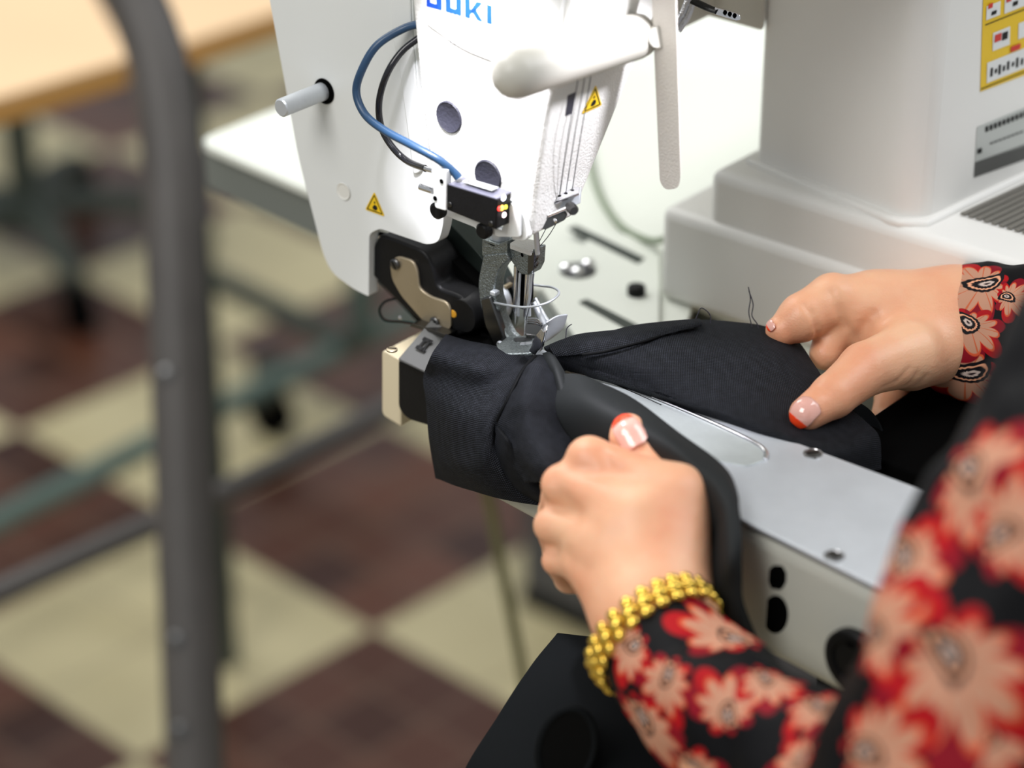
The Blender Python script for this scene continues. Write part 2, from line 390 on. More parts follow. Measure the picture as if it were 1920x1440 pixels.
def patch(name, rows, m, parent=None, thick=0.0012, n=6, disp=None):
    me = grid_me(rows, n, disp=disp)
    return link(name, me, m, parent, smooth=True, mods=[('SOLIDIFY', dict(thickness=thick, offset=0)), ('BEVEL', dict(width=thick * 0.3, segments=2, limit_method='ANGLE', angle_limit=1.0))])
def pxrows(rows): return [[P(*q) for q in r] for r in rows]

# ---------------------------------------------------------------- signed distance bodies (hands)
def surfnet(fn, lo, hi, h):
    lo = np.array(lo); hi = np.array(hi); n = np.ceil((hi - lo) / h).astype(int) + 1
    ax = [lo[i] + h * np.arange(n[i]) for i in range(3)]
    X, Y, Z_ = np.meshgrid(*ax, indexing='ij'); D = fn(np.stack([X, Y, Z_], -1).astype(np.float32).reshape(-1, 3)).reshape(n)
    ins = D < 0
    c = n - 1; cnt = np.zeros(c, int); acc = np.zeros((*c, 3))
    offs = [(i, j, k) for i in (0, 1) for j in (0, 1) for k in (0, 1)]
    for a in offs:
        for b_ in offs:
            if sum(b_) - sum(a) == 1 and all(q >= p for p, q in zip(a, b_)):
                s0 = tuple(slice(o, o + m_) for o, m_ in zip(a, c)); s1 = tuple(slice(o, o + m_) for o, m_ in zip(b_, c))
                d0, d1 = D[s0], D[s1]; cr_ = (d0 < 0) != (d1 < 0); t = np.where(cr_, d0 / np.where(cr_, d0 - d1, 1), 0)
                for k in range(3): acc[..., k] += np.where(cr_, a[k] + t * (b_[k] - a[k]), 0)
                cnt += cr_
    act = cnt > 0; idx = -np.ones(c, int); idx[act] = np.arange(act.sum())
    pos = np.argwhere(act) + acc[act] / cnt[act][:, None]; vs = lo + pos * h; fs = []
    for k in range(3):
        a1, a2 = [(1, 2), (2, 0), (0, 1)][k]
        s0 = [slice(None)] * 3; s1 = [slice(None)] * 3; s0[k] = slice(0, -1); s1[k] = slice(1, None)
        i0, i1 = ins[tuple(s0)], ins[tuple(s1)]; ed = np.argwhere(i0 != i1)
        ok = (ed[:, a1] > 0) & (ed[:, a2] > 0) & (ed[:, a1] < n[a1] - 1) & (ed[:, a2] < n[a2] - 1); ed = ed[ok]
        flip = i0[tuple(ed.T)]
        def g(d1, d2):
            e = ed.copy(); e[:, a1] -= d1; e[:, a2] -= d2; return idx[tuple(e.T)]
        q = np.stack([g(1, 1), g(0, 1), g(0, 0), g(1, 0)], 1); q[~flip] = q[~flip][:, ::-1]; fs.append(q)
    fs = np.concatenate(fs); fs = fs[(fs >= 0).all(1)]
    return vs, fs
def smin(a, b, k):
    h = np.clip(0.5 + 0.5 * (b - a) / k, 0, 1); return b + (a - b) * h - k * h * (1 - h)
def cone(p, a, b, ra, rb):
    a = np.array(a, np.float32); b = np.array(b, np.float32); ab = b - a
    h = np.clip(((p - a) @ ab) / (ab @ ab), 0, 1)[:, None]; return np.linalg.norm(p - a - h * ab, axis=1) - (ra + (rb - ra) * h[:, 0])
def H(x, y, d, r): return (tuple(P(x, y, d)), r * d / F_PX)
def chain(p, js, k=0.003):
    r = None
    for (a, ra), (b, rb) in zip(js[:-1], js[1:]):
        c = cone(p, a, b, ra, rb); r = c if r is None else smin(r, c, k)
    return r

# ================================================================ SETTING: tiled floor
def floor_mat():
    m = mat('checker_floor_tiles', (0.5, 0.45, 0.3), 0.32); t = NT(m); b = t.n['Principled BSDF']
    tc = t.new('ShaderNodeTexCoord'); sx = t.new('ShaderNodeSeparateXYZ'); t.l.new(tc.outputs['Object'], sx.inputs[0])
    tile = 0.34
    X = t.m('DIVIDE', sx.outputs[0], tile); Y = t.m('DIVIDE', sx.outputs[1], tile)
    par = t.m('MODULO', t.m('ADD', t.m('ADD', t.m('FLOOR', X), t.m('FLOOR', Y)), 1000), 2.0)
    def gr(n, w):
        a = t.m('PINGPONG', t.m('MULTIPLY', X, n), 0.5); c = t.m('PINGPONG', t.m('MULTIPLY', Y, n), 0.5)
        return t.m('LESS_THAN', t.m('MINIMUM', a, c), w)
    vo = t.new('ShaderNodeTexWhiteNoise'); vo.noise_dimensions = '2D'
    cb = t.new('ShaderNodeCombineXYZ'); t.put(cb.inputs[0], t.m('FLOOR', t.m('MULTIPLY', X, 4))); t.put(cb.inputs[1], t.m('FLOOR', t.m('MULTIPLY', Y, 4)))
    t.l.new(cb.outputs[0], vo.inputs['Vector'])
    brown = t.mix(vo.outputs[0], (0.034, 0.009, 0.004, 1), (0.125, 0.046, 0.026, 1))
    brown = t.mix(gr(4, 0.035), brown, (0.13, 0.07, 0.045, 1))
    n = t.new('ShaderNodeTexNoise'); n.inputs['Scale'].default_value = 9; n.inputs['Detail'].default_value = 4; t.l.new(tc.outputs['Object'], n.inputs['Vector'])
    cream = t.mix(n.outputs[0], (0.43, 0.37, 0.20, 1), (0.64, 0.57, 0.35, 1))
    cream = t.mix(gr(2, 0.01), cream, (0.33, 0.28, 0.18, 1))
    t.put(b.inputs['Base Color'], t.mix(par, brown, cream))
    return m
c0 = Z(700, 1180, 0)
fe = math.radians(47.3)
vs = [(-5, -3.5, 0), (5, -3.5, 0), (5, 6, 0), (-5, 6, 0)]
me = mesh_from([Vector(q) for q in vs] + [Vector((q[0], q[1], -0.05)) for q in vs], [(0, 1, 2, 3), (7, 6, 5, 4), (0, 4, 5, 1), (1, 5, 6, 2), (2, 6, 7, 3), (3, 7, 4, 0)])
fo = bpy.data.objects.new('floor', me); COL.objects.link(fo); me.materials.append(floor_mat())
fo.location = (c0.x, c0.y, 0); fo.rotation_euler = (0, 0, math.radians(46.2)); tag(fo, kind='structure')

# ================================================================ WHITE SEWING TABLE the machine stands on
TZ = 0.955
tb = thing('sewing_table', (0.25, 1.62, 0), 'white laminate sewing table under the sewing machine with grey edge and slots', 'table')
tp = [(370, 262, 26), (505, 208), (1430, -150), (3000, 300), (3000, 1280), (1850, 792), (1300, 562), (1292, 600), (1232, 640)]
tring = round_poly(tp, 12)
top = prism_w('tabletop', [Z(x, y, TZ) for x, y in tring], -ez * 0.006, MAT['table'], tb, 0.002)
prism_w('table_edge', [Z(x, y, TZ - 0.006) for x, y in tring], -ez * 0.032, MAT['tabedge'], tb, 0.002)
lq = Vector((0.72, 1.75, 0))
for q in (lq, lq + v * 0.35):
    prism_w('leg', [q + Vector((a, c, 0)) for a, c in ((0, 0), (.05, 0), (.05, .05), (0, .05))], ez * (TZ - 0.039), MAT['tabedge'], tb, 0.003)
# raised cover plate in the table, its slot, groove, knob and the chrome screw cluster
def zplate(name, px, z, th, m, parent, r=6, b=0.0006):
    return prism_w(name, [Z(x, y, z) for x, y in round_poly(px, r)], -ez * th, m, parent, b)
zplate('cover_plate', [(1010, 530), (1125, 428), (1238, 452), (1236, 680), (1100, 660)], TZ + 0.0045, 0.0045, MAT['table'], tb, 10, 0.001)
zplate('slot', [(1064, 428), (1080, 422), (1210, 484), (1196, 494)], TZ + 0.0049, 0.001, MAT['darkgreen'], tb, 3, 0)
zplate('groove', [(1084, 566), (1100, 560), (1240, 632), (1226, 646)], TZ + 0.0049, 0.001, MAT['darkgreen'], tb, 4, 0)
disc('knob', Z(1193, 553, TZ + 0.004), ez, 0.0052, 0.006, MAT['black'], tb)
disc('screw_recess', Z(1083, 508, TZ + 0.0045), ez, 0.0105, 0.0006, MAT['darksteel'], tb)
for x, y in ((1062, 505), (1083, 512), (1103, 498)):
    lathe('cap_screw', Z(x, y, TZ + 0.0048), ez, [(0, 0.0042), (0.002, 0.004), (0.0034, 0.0027), (0.004, 0.0)], MAT['bright'], tb, 20)
# dark edge rail of the table along the sewing arm
prism_w('edge_rail', [Z(1010, 528, TZ), Z(1232, 650, TZ), Z(1232, 760, TZ), Z(1000, 660, TZ)], -ez * 0.03, MAT['tabedge'], tb, 0.002)
o = tube('grey_cable', [Z(1095, 250, TZ + .004), Z(1112, 330, TZ + .004), Z(1135, 385, TZ + .004), Z(1172, 430, TZ + .004), Z(1225, 452, TZ + .01), Z(1262, 440, TZ + .03)], 0.0022, mat('sage_cable', (0.25, 0.30, 0.21), 0.5), n=10)
tag(o, 'thin sage green cable curving over the white table beside the slot', 'cable')

# ================================================================ SEWING MACHINE
sm = thing('sewing_machine', tuple(Z(1600, 560, TZ)), 'white industrial cylinder-arm sewing machine standing on the white table', 'sewing machine')
BZ = 0.9985
# -- arm bed
far = [(1000, 648), (1100, 688), (1430, 806), (1760, 929), (2150, 1076)]
near = [(2080, 1330), (1670, 1112), (1390, 973), (1200, 868), (1040, 786), (985, 742)]
ring = [Z(x, y, BZ) for x, y in far + near]
bp = prism_w('bed_plate', ring, -ez * 0.0022, MAT['steel'], sm, 0.0005, 2)
body = [Z(x, y + 14, BZ - 0.0035) for x, y in [(800, 560), (1100, 684), (1760, 925), (2150, 1070)]] + [Z(x - 3, y + 8, BZ - 0.0035) for x, y in [(2080, 1330), (1670, 1112), (1390, 973), (1200, 868), (1040, 786), (850, 690)]]
prism_w('bed_gap_fill', body, ez * 0.0016, MAT['blackmat'], sm)  # black layer put in for the dark of the gap under the plate
o = prism_w('bed_body', body, -ez * 0.062, MAT['bed'], sm, 0.0075, 5)
bs = u * 0.0 ; nb = (u * 0.06 + v * 0.0)
# side face of the bed: direction from near edge points
q1 = Z(1390, 981, BZ - 0.0035); q2 = Z(1667, 1120, BZ - 0.0035); sd = (q2 - q1).normalized(); sn = Vector((sd.y, -sd.x, 0)).normalized()
if sn.y > 0: sn = -sn
def side(x, y, o_=0.0004): return PLN(x, y, q1 + sn * o_, sn)
def blob(n, r, rx, ry, seed, amp):
    rr = random.Random(seed); return [(1 + rr.uniform(-amp, amp)) for _ in range(n)]
w = blob(20, 1, 1, 1, 3, 0.08)
prism_w('side_hole', [side(1457 + 18 * w[i] * math.cos(i * .314) , 1083 + 24 * w[i] * math.sin(i * .314)) for i in range(20)], sn * -0.001, MAT['blackmat'], sm)
prism_w('side_hole', [side(1454 + 24 * math.cos(i * .1963), 1152 + 36 * math.sin(i * .1963)) for i in range(32)], sn * -0.001, MAT['blackmat'], sm)
prism_w('hole_rim', [side(1452 + 27 * math.cos(i * .1963), 1153 + 39 * math.sin(i * .1963), 0.0002) for i in range(32)], sn * -0.001, MAT['bed'], sm)
kn = lathe('side_knob', side(1608, 1238), sn, [(0, 0.0155), (0.0035, 0.0155), (0.0045, 0.0145), (0.0045, 0.011), (0.003, 0.0105), (0.003, 0.0)], MAT['black'], sm)
for a in (0.6, 2.4, 4.2): disc('knob_hole', side(1608 + 26 * math.cos(a), 1238 + 38 * math.sin(a), 0.0032), sn, 0.0025, 0.0004, MAT['blackmat'], kn)
# inlaid slide plate and its bevelled groove
sl = [(1085, 708, 2), (1100, 700, 2), (1235, 752, 8), (1340, 792), (1425, 836, 14), (1440, 858, 14), (1405, 874, 14), (1340, 862), (1225, 815), (1150, 772)]
zplate('slide_plate', sl, BZ + 0.0006, 0.0008, mat('slide_plate_steel', (0.56, 0.60, 0.60), 0.42, 0.6, nscale=70, namp=0.14, bump=0.2), sm, 9, 0.0002)
tube('slide_groove', [Z(1224, 746, BZ + .0004), Z(1300, 778, BZ + .0004), Z(1370, 809, BZ + .0004), Z(1420, 834, BZ + .0004), Z(1436, 850, BZ + .0004), Z(1434, 862, BZ + .0004)], 0.0013, MAT['bright'], sm, 10)
tube('plate_seam', [Z(1108, 702, BZ + .0004), Z(1180, 733, BZ + .0004), Z(1240, 760, BZ + .0004)], 0.0004, MAT['blackmat'], sm, 8)
zplate('throat_plate', [(1020, 672, 2), (1046, 662, 2), (1115, 690, 2), (1090, 710, 2)], BZ + 0.0016, 0.0016, MAT['tan'], sm, 2, 0.0003)
zplate('oil_smear', [(1034, 680), (1050, 676), (1100, 688), (1080, 697)], BZ + 0.002, 0.0004, MAT['pinklint'], sm, 6, 0.0)
screw('bed_screw', Z(1082, 688, BZ + 0.0016), ez, 0.0036, 0.0012, sm)
for k, (x, y, a) in enumerate(((1291, 755, .3), (1524, 851, .9), (1564, 1043, 1.5), (1030, 700, 0))):
    if k == 3: continue
    q = Z(x, y, BZ)
    lathe('screw_seat', q, ez, [(0, .0048), (.0004, .0046), (.0004, .0042), (.0001, .004)], MAT['bright'], sm, 28)
    screw('bed_screw', q - ez * 0.0003, ez, 0.0039, 0.001, sm, sa=a)
# bed end: black box with grey label and a cream cap
prism_w('bed_end_cap', [V(x, y, -0.026) for x, y in round_poly([(716, 655, 10), (752, 676, 3), (752, 800, 3), (716, 778, 10)], 6)], v * 0.030, MAT['gold_cap'], sm, 0.002)
screw('cap_screw', Z(735, 657, 1.0052) + v * 0.0, ez, 0.0028, 0.0012, sm, MAT['tan'])
zr = 0.001
prism_w('end_box', [V(x, y, -0.030) for x, y in round_poly([(747, 676, 4), (812, 706, 2), (812, 800, 3), (764, 786, 14), (747, 766, 12)], 4)], v * 0.036, MAT['black'], sm, 0.0018)
prism_w('end_box_label', [V(747 , 672, -0.0305), V(806, 700, -0.0305), V(806, 674, -0.0305) + v * .022, V(757, 624, -0.0305) + v * .022 ], -ez * 0.0012 - u * .0, MAT['greylabel'], sm, 0.0003)
lm = [V(747, 672, -0.0305), V(806, 700, -0.0305), V(757, 624, -0.0305) + v * .022]
ax_, ay_ = (lm[1] - lm[0]), (lm[2] - lm[0])
def lab(a, b_): return lm[0] + ax_ * a + ay_ * b_ + ez * 0.0006
for s_, t_, w_, h_ in ((.20, .30, .28, .07), (.20, .50, .28, .07), (.24, .30, .06, .25), (.38, .30, .06, .25)):
    prism_w('label_mark', [lab(s_, t_), lab(s_ + w_, t_), lab(s_ + w_, t_ + h_), lab(s_, t_ + h_)], ez * 0.0003, MAT['ink'], sm)
plate('box_bracket', [(772, 606), (838, 628), (838, 634), (768, 612)], -0.014, 0.02, MAT['darksteel'], sm, 1, 0.0004)
# -- left cover panel
CO = -0.010
cov = [(498, -40, 2), (768, -160, 2), (776, 60, 2), (800, 310, 2), (828, 340, 4), (832, 420, 18), (822, 455, 14), (800, 459, 8), (712, 429, 6), (692, 438, 10), (691, 556, 3), (664, 543, 20), (622, 512, 26), (606, 478, 20), (560, 300, 40)]
cp = plate('side_cover', cov, CO, 0.007, MAT['cover'], sm, 8, 0.0028, 4)
plate('side_cover_ridge', [(735, -120), (764, -120), (770, 40), (793, 320), (775, 330), (748, 130), (733, 60)], CO - 0.0012, 0.0014, MAT['cover'], sm, 10, 0.0011)
lathe('pin_bushing', V(608, 171, CO - .0003), -v, [(0, 0.0067), (0.0004, 0.0067), (0.0004, 0.0)], MAT['blackmat'], cp)
a = V(608, 171, CO); b_ = PLN(525, 198, a + u * 0.0, u)
pinax = (b_ - a).normalized()
lathe('guide_pin', V(606, 171, CO), -v, [(0, 0.0047), (0.0295, 0.0047), (0.0302, 0.0040), (0.0302, 0)], MAT['steel'], cp)
lathe('dimple', V(644, 359, CO - 0.0004), -v, [(0, 0.0047), (0.0004, 0.0045), (0.0002, 0.0040), (-0.0002, 0.003), (-0.0002, 0)], mat('dimple_enamel', (0.74, 0.73, 0.68), 0.4), cp)
def warning(cx, cy, plane, ex, s, parent, tilt=0.0):
    """yellow triangle, black outline and crushed-finger mark on the plane through the pixel"""
    n = Vector((ex.y, -ex.x, 0)).normalized()
    if n.dot(FW) > 0: n = -n
    c = PLN(cx, cy, plane, n); e2 = ez
    def T(x, y, k): return c + ex * (x * s) + e2 * (y * s) + n * k
    def tri(R_, k, rr):
        pts = [(R_ * math.cos(a) * 100, R_ * math.sin(a) * 100) for a in (math.pi / 2, math.pi * 7 / 6, -math.pi / 6)]
        return [T(x / 100, y / 100, k) for x, y in round_poly(pts, rr)]
    o = prism_w('warning_label', tri(1.0, 0.00015, 16), n * 0.0001, MAT['yellow'], parent)
    # ring outline as a separate thin frame
    a_, b2 = tri(0.83, 0.0003, 9), tri(0.69, 0.0003, 7); m_ = len(a_)
    me = mesh_from(a_ + b2, [(i, (i + 1) % m_, m_ + (i + 1) % m_, m_ + i) for i in range(m_)]); link('label_outline', me, MAT['ink'], o)
    prism_w('label_symbol', [T(x, y, 0.0003) for x, y in ((-.12, -.02), (.02, .1), (.2, .04), (.26, -.12), (.16, -.26), (-.02, -.28), (-.2, -.2))], n * 0.00005, MAT['ink'], o)
    prism_w('label_symbol', [T(x, y, 0.0003) for x, y in ((-.08, .22), (.02, .34), (.1, .28), (.04, .16))], n * 0.00005, MAT['ink'], o)
    prism_w('label_symbol', [T(x, y, 0.0003) for x, y in ((-.2, -.33), (.24, -.33), (.24, -.37), (-.2, -.37))], n * 0.00005, MAT['ink'], o)
    return o
warning(703, 386, N0 + v * (CO - 0.0001), u, 0.0078, cp)
# -- head casting: lofted block with a front facet and a side facet
HO = -0.020
def sec(Apx, Bpx, Cw, Dw, z=None):
    A = V(*Apx, HO); B = V(*Bpx, HO + (Bpx[2] if len(Bpx) > 2 else 0)) if False else V(Bpx[0], Bpx[1], HO)
    return A, B
Atop, Btop = V(757, -150, HO), V(1078, -60, HO)
Amid, Bmid = V(786, 160, HO), V(1024, 232, HO)
Alow, Blow = V(804, 315, HO), V(1003, 372, HO)
Abot, Bbot = V(930, 420, HO), V(997, 446, HO)
def sidept(B, x, y): return PLN(x, y, B, u)
def facet(B, target_px, z):
    """point at the height of B on the side facet, seen at target x"""
    lo, hi = 0.0, 0.25
    for _ in range(40):
        mid = (lo + hi) / 2; q = B + v * mid; d = q - CAM; sx_ = 960 + F_PX * d.dot(RT) / d.dot(FW)
        if sx_ < target_px: lo = mid
        else: hi = mid
    return B + v * lo
def px_of(q):
    d = q - CAM; k = d.dot(FW); return 960 + F_PX * d.x / k, 720 - F_PX * d.dot(UP) / k
edge_x = lambda y: 1190 - (y - 125) * 0.405
def Cpt(B):
    lo, hi = 0.0, 0.25
    for _ in range(40):
        mid = (lo + hi) / 2; x, y = px_of(B + v * mid)
        if x < edge_x(y): lo = mid
        else: hi = mid
    return B + v * lo
secs = []
for A, B in ((Atop, Btop), (Amid, Bmid), (Alow, Blow), (Abot, Bbot)):
    B = Vector((B.x, B.y, B.z)); Cc = Cpt(B); secs.append([A, B, Cc, A + (Cc - B)])
vs = [q for s_ in secs for q in s_]; fs = [(3, 2, 1, 0), (12, 13, 14, 15)]
for i in range(3):
    for j in range(4): fs.append((i * 4 + j, i * 4 + (j + 1) % 4, (i + 1) * 4 + (j + 1) % 4, (i + 1) * 4 + j))
hd = link('head_casting', mesh_from(vs, fs), MAT['casting'], sm, mods=[bev(0.0028, 4, 12)])
# raised face panel with the maker lettering
plate('face_panel', [(790, -120, 2), (1064, -50, 2), (1036, 118, 10), (990, 140, 20), (865, 92, 30), (800, 45, 16), (793, 30, 4)], HO - 0.0016, 0.0016, mat('smooth_white_face', (0.80, 0.80, 0.79), 0.35), sm, 6, 0.0008)
LO = V(805, 13, HO - 0.0018)
def letter(polys, s0):
    for pl in polys:
        prism_w('logo_letter', [LO + u * ((s0 + x) * LS) + ez * (y * LS + 0.0) - v * 0.00002 for x, y in pl], -v * 0.00015, MAT['logo'], sm)
LS = 0.0009
Hh = 10.5
letter([[(0, 0), (7.5, 0), (7.5, 2.6), (2.6, 2.6), (2.6, 4.2), (0, 4.2)], [(6.8, 0), (10.6, 0), (10.6, Hh), (6.8, Hh)]], -1.9)
letter([[(0, 0), (3.8, 0), (3.8, Hh), (0, Hh)], [(3.8, 0), (7.2, 0), (7.2, 3.0), (3.8, 3.0)], [(7.2, 0), (11, 0), (11, Hh), (7.2, Hh)]], 11.2)
letter([[(0, 0), (3.8, 0), (3.8, Hh), (0, Hh)], [(3.8, 4.6), (8.2, Hh), (12.6, Hh), (7.0, 4.9), (3.8, 2.4)], [(4.2, 4.4), (7.4, 6.4), (13, 0), (8.4, 0)]], 24.3)
letter([[(0, 0), (3.8, 0), (3.8, Hh), (0, Hh)]], 39)
for k in range(6):
    x = 844 + k * 8
    plate('vent_line', [(x, 24 + k * 2.6), (x + 1.6, 24.4 + k * 2.6), (x + 1.6, 82 + k * 2.6), (x, 82 + k * 2.6)], HO - 0.0018, 0.0004, MAT['greylabel'], sm, 0)
def plug(x, y, r):
    lathe('rubber_plug', V(x, y, HO + 0.0002), -v, [(0, r), (0.0006, r), (0.0011, r * 0.93), (0.0007, r * 0.86), (0.0006, 0)], MAT['plug'], sm)
plug(843, 219, 0.0080); plug(916, 330, 0.0082)
def sf(x, y, k=0.0): return PLN(x, y, Bmid + u * k, u)
# local facet slant: side facet leans, so fit the label to the casting face
def facet_pt(x, y):
    n = (secs[1][2] - secs[1][1]).cross(secs[2][1] - secs[1][1]).normalized(); 
    if n.dot(FW) > 0: n = -n
    return PLN(x, y, secs[1][1] + n * 0.0003, n), n
def facet_warning(cx, cy, s, parent):
    c, n = facet_pt(cx, cy); ex = v; e2 = n.cross(ex).normalized()
    if e2.z < 0: e2 = -e2
    def T(x, y, k): return c + ex * (x * s) + e2 * (y * s) + n * k
    def tri(R_, k, rr):
        pts = [(R_ * math.cos(a) * 100, R_ * math.sin(a) * 100) for a in (math.pi / 2, math.pi * 7 / 6, -math.pi / 6)]
        return [T(x / 100, y / 100, k) for x, y in round_poly(pts, rr)]
    o = prism_w('warning_label', tri(1, 0, 16), n * 0.0001, MAT['yellow'], parent)
    a_, b2 = tri(0.83, 0.0002, 9), tri(0.69, 0.0002, 7); m_ = len(a_)
    link('label_outline', mesh_from(a_ + b2, [(i, (i + 1) % m_, m_ + (i + 1) % m_, m_ + i) for i in range(m_)]), MAT['ink'], o)
    prism_w('label_symbol', [T(x, y, 0.0002) for x, y in ((-.12, -.02), (.02, .1), (.2, .04), (.26, -.12), (.16, -.26), (-.02, -.28), (-.2, -.2))], n * 0.00005, MAT['ink'], o)
    prism_w('label_symbol', [T(x, y, 0.0002) for x, y in ((-.08, .22), (.02, .34), (.1, .28), (.04, .16))], n * 0.00005, MAT['ink'], o)
facet_warning(1112, 190, 0.0088, sm)
fn_ = facet_pt(1100, 200)[1]
def fpt(x, y, k=0.0): return PLN(x, y, secs[1][1] + fn_ * k, fn_)
prism_w('slot_window', [fpt(x, y) for x, y in ((1064, 165), (1079, 161), (1072, 212), (1060, 217))], fn_ * 0.0004, MAT['plug'], sm)
prism_w('slot_window', [fpt(x, y) for x, y in ((1078, 38), (1092, 31), (1088, 44), (1080, 48))], fn_ * 0.0004, MAT['plug'], sm)
# -- column, base and the arm above
W_ = Vector((0.72, 0.694, 0)).normalized(); K = 0.165
def VB(x, y, off=K): return V(x, y, off)
base_y = TZ
ql = VB(1240, 385); qr = VB(1330, 420)
# lower tier and upper tier of the base, their tops horizontal
def tier(name, x0, ytop, ybot, off, du, dv, b=0.006):
    a = VB(x0, ytop, off); zb = TZ
    ring = [a, a + u * du, a + u * du + v * dv, a + v * dv]; ring = [Vector((q.x, q.y, zb)) for q in ring]
    return prism_w(name, ring, ez * (a.z - zb), MAT['column'], sm, b, 4), a
o, alow = tier('base_step', 1238, 388, 548, K, 0.34, 0.16)
o, aup = tier('base', 1330, 318, 548, K + 0.004, 0.32, 0.16)
# column: left face along u, right face along W_, rounded corner
zt = aup.z
def zat(x, y): return Z(x, y, zt)
cA = zat(1416, 308); cB = zat(1655, 402)
cC = cB + W_ * 0.0 + u * 0.022 + W_ * 0.006
cD = cC + W_ * 0.17
ring = [cA, cB]
for t_ in (0.25, 0.5, 0.75): ring.append(cB.lerp(cC, t_) - v * 0.0045 * math.sin(math.pi * t_) )
ring += [cC, cD, cA + W_ * 0.13]
col = prism_w('column', [q - ez * 0.002 for q in ring], ez * 0.30, MAT['column'], sm, 0.004, 4)
# flange ring at the foot of the column
cen = sum((q for q in ring), Vector()) / len(ring)
prism_w('column_flange', [q + (q - cen).normalized() * 0.006 - ez * 0.002 for q in ring], ez * 0.005, MAT['column'], sm, 0.002, 3)
# grille on the base to the right of the column
gA = zat(1800, 404) + ez * 0.0005
for k in range(9):
    q = gA + u * (0.0045 * k)
    prism_w('vent_rib', [q, q + u * 0.003, q + u * 0.003 + W_ * 0.07, q + W_ * 0.07], ez * 0.0012, mat('grille_grey', (0.16, 0.15, 0.13), 0.5) if k == 0 else bpy.data.materials['grille_grey'], sm, 0.0003)
# labels on the right face of the column
wn = Vector((W_.y, -W_.x, 0)); wn = -wn if wn.dot(FW) > 0 else wn
def CF(x, y, k=0.0002): return PLN(x, y, cC + wn * k, wn)
def cfl(name, pts, m, parent, k=0.0002): return prism_w(name, [CF(x, y, k) for x, y in pts], wn * 0.0001, m, parent)
yl = cfl('instruction_label', [(1845, -60), (1960, -100), (1960, 126), (1838, 172)], MAT['yellow'], sm)
def slab(x0, y0, w_, h_, m, k=0.0005, sl=-0.40, name='label_box'):
    return cfl(name, [(x0, y0), (x0 + w_, y0 + w_ * sl), (x0 + w_ - 1, y0 + w_ * sl + h_), (x0 - 1, y0 + h_)], m, yl, k)
slab(1850, 12, 26, 26, MAT['whitelabel']); slab(1884, 0, 40, 26, MAT['whitelabel'])
slab(1848, 46, 80, 2, MAT['ink']); slab(1862, 62, 32, 34, MAT['whitelabel']); slab(1910, 44, 30, 30, MAT['whitelabel'])
slab(1851, 118, 90, 38, MAT['whitelabel']); slab(1840, 166, 100, 2, MAT['ink'])
slab(1854, 8, 8, 9, MAT['redink'], .0008, name='label_mark'); slab(1888, -4, 9, 9, MAT['redink'], .0008, name='label_mark')
slab(1860, 22, 9, 7, MAT['ink'], .0008, name='label_mark'); slab(1900, 4, 9, 8, MAT['ink'], .0008, name='label_mark')
slab(1866, 66, 12, 14, MAT['redink'], .0008, name='label_mark'); slab(1880, 62, 10, 14, MAT['ink'], .0008, name='label_mark')
slab(1896, 88, 18, 10, MAT['redink'], .0008, name='label_mark')
for k, (a_, h_) in enumerate(((0, 16), (8, 8), (15, 18), (23, 10), (31, 16), (40, 8), (48, 18), (57, 12))):
    slab(1858 + a_, 128 - a_ * .4 + (k % 2) * 5, 4, h_, MAT['ink'], .0008, name='label_mark')
sl2 = cfl('spec_label', [(1832, 238), (1960, 186), (1960, 262), (1828, 304)], MAT['silverlabel'], sm)
cfl('label_band', [(1828, 304), (1960, 256), (1960, 286), (1826, 333)], MAT['greylabel'], sm)
for k in range(10):
    x = 1848 + k * 8; cfl('label_mark', [(x, 238 - k * 3.2), (x + 5, 236 - k * 3.2), (x + 5, 246 - k * 3.2), (x, 248 - k * 3.2)], MAT['ink'], sl2, .0005)
for k in range(8):
    x = 1856 + k * 8; cfl('label_mark', [(x, 268 - k * 3.0), (x + 6, 266 - k * 3.0), (x + 6, 269 - k * 3.0), (x, 271 - k * 3.0)], MAT['greylabel'], sl2, .0005)
cfl('label_mark', [(1833, 280), (1841, 277), (1841, 286), (1833, 289)], MAT['ink'], sl2, .0005)
# machine arm between the head and the column: only its underside shows at the top right
ua = [PLN(1290, 62, N0 + u * 0.115, u)]
q0 = secs[0][1] ; zc = P(1300, 30, 1.2).z
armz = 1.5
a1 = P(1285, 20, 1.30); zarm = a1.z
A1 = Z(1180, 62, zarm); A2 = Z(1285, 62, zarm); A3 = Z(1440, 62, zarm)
ring = [Z(1150, 30, zarm), Z(1262, 66, zarm), Z(1330, 34, zarm), Z(1432, 62, zarm), Z(1446, -12, zarm), Z(1790, -12, zarm), Z(1790, -300, zarm), Z(1500, -300, zarm), Z(1200, -170, zarm)]  # outline stretched unseen over the column to cast shade on its face
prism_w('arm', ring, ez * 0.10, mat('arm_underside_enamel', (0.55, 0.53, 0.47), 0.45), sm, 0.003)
q0 = N0 - u * .038 - v * .012; q0 = Vector((q0.x, q0.y, max(zarm, secs[0][0].z - .004)))
prism_w('arm_neck', [q0, q0 + u * .095, q0 + u * .16 + v * .16, q0 + u * .03 + v * .2, q0 + v * .05], ez * .095, MAT['column'], sm, .004)
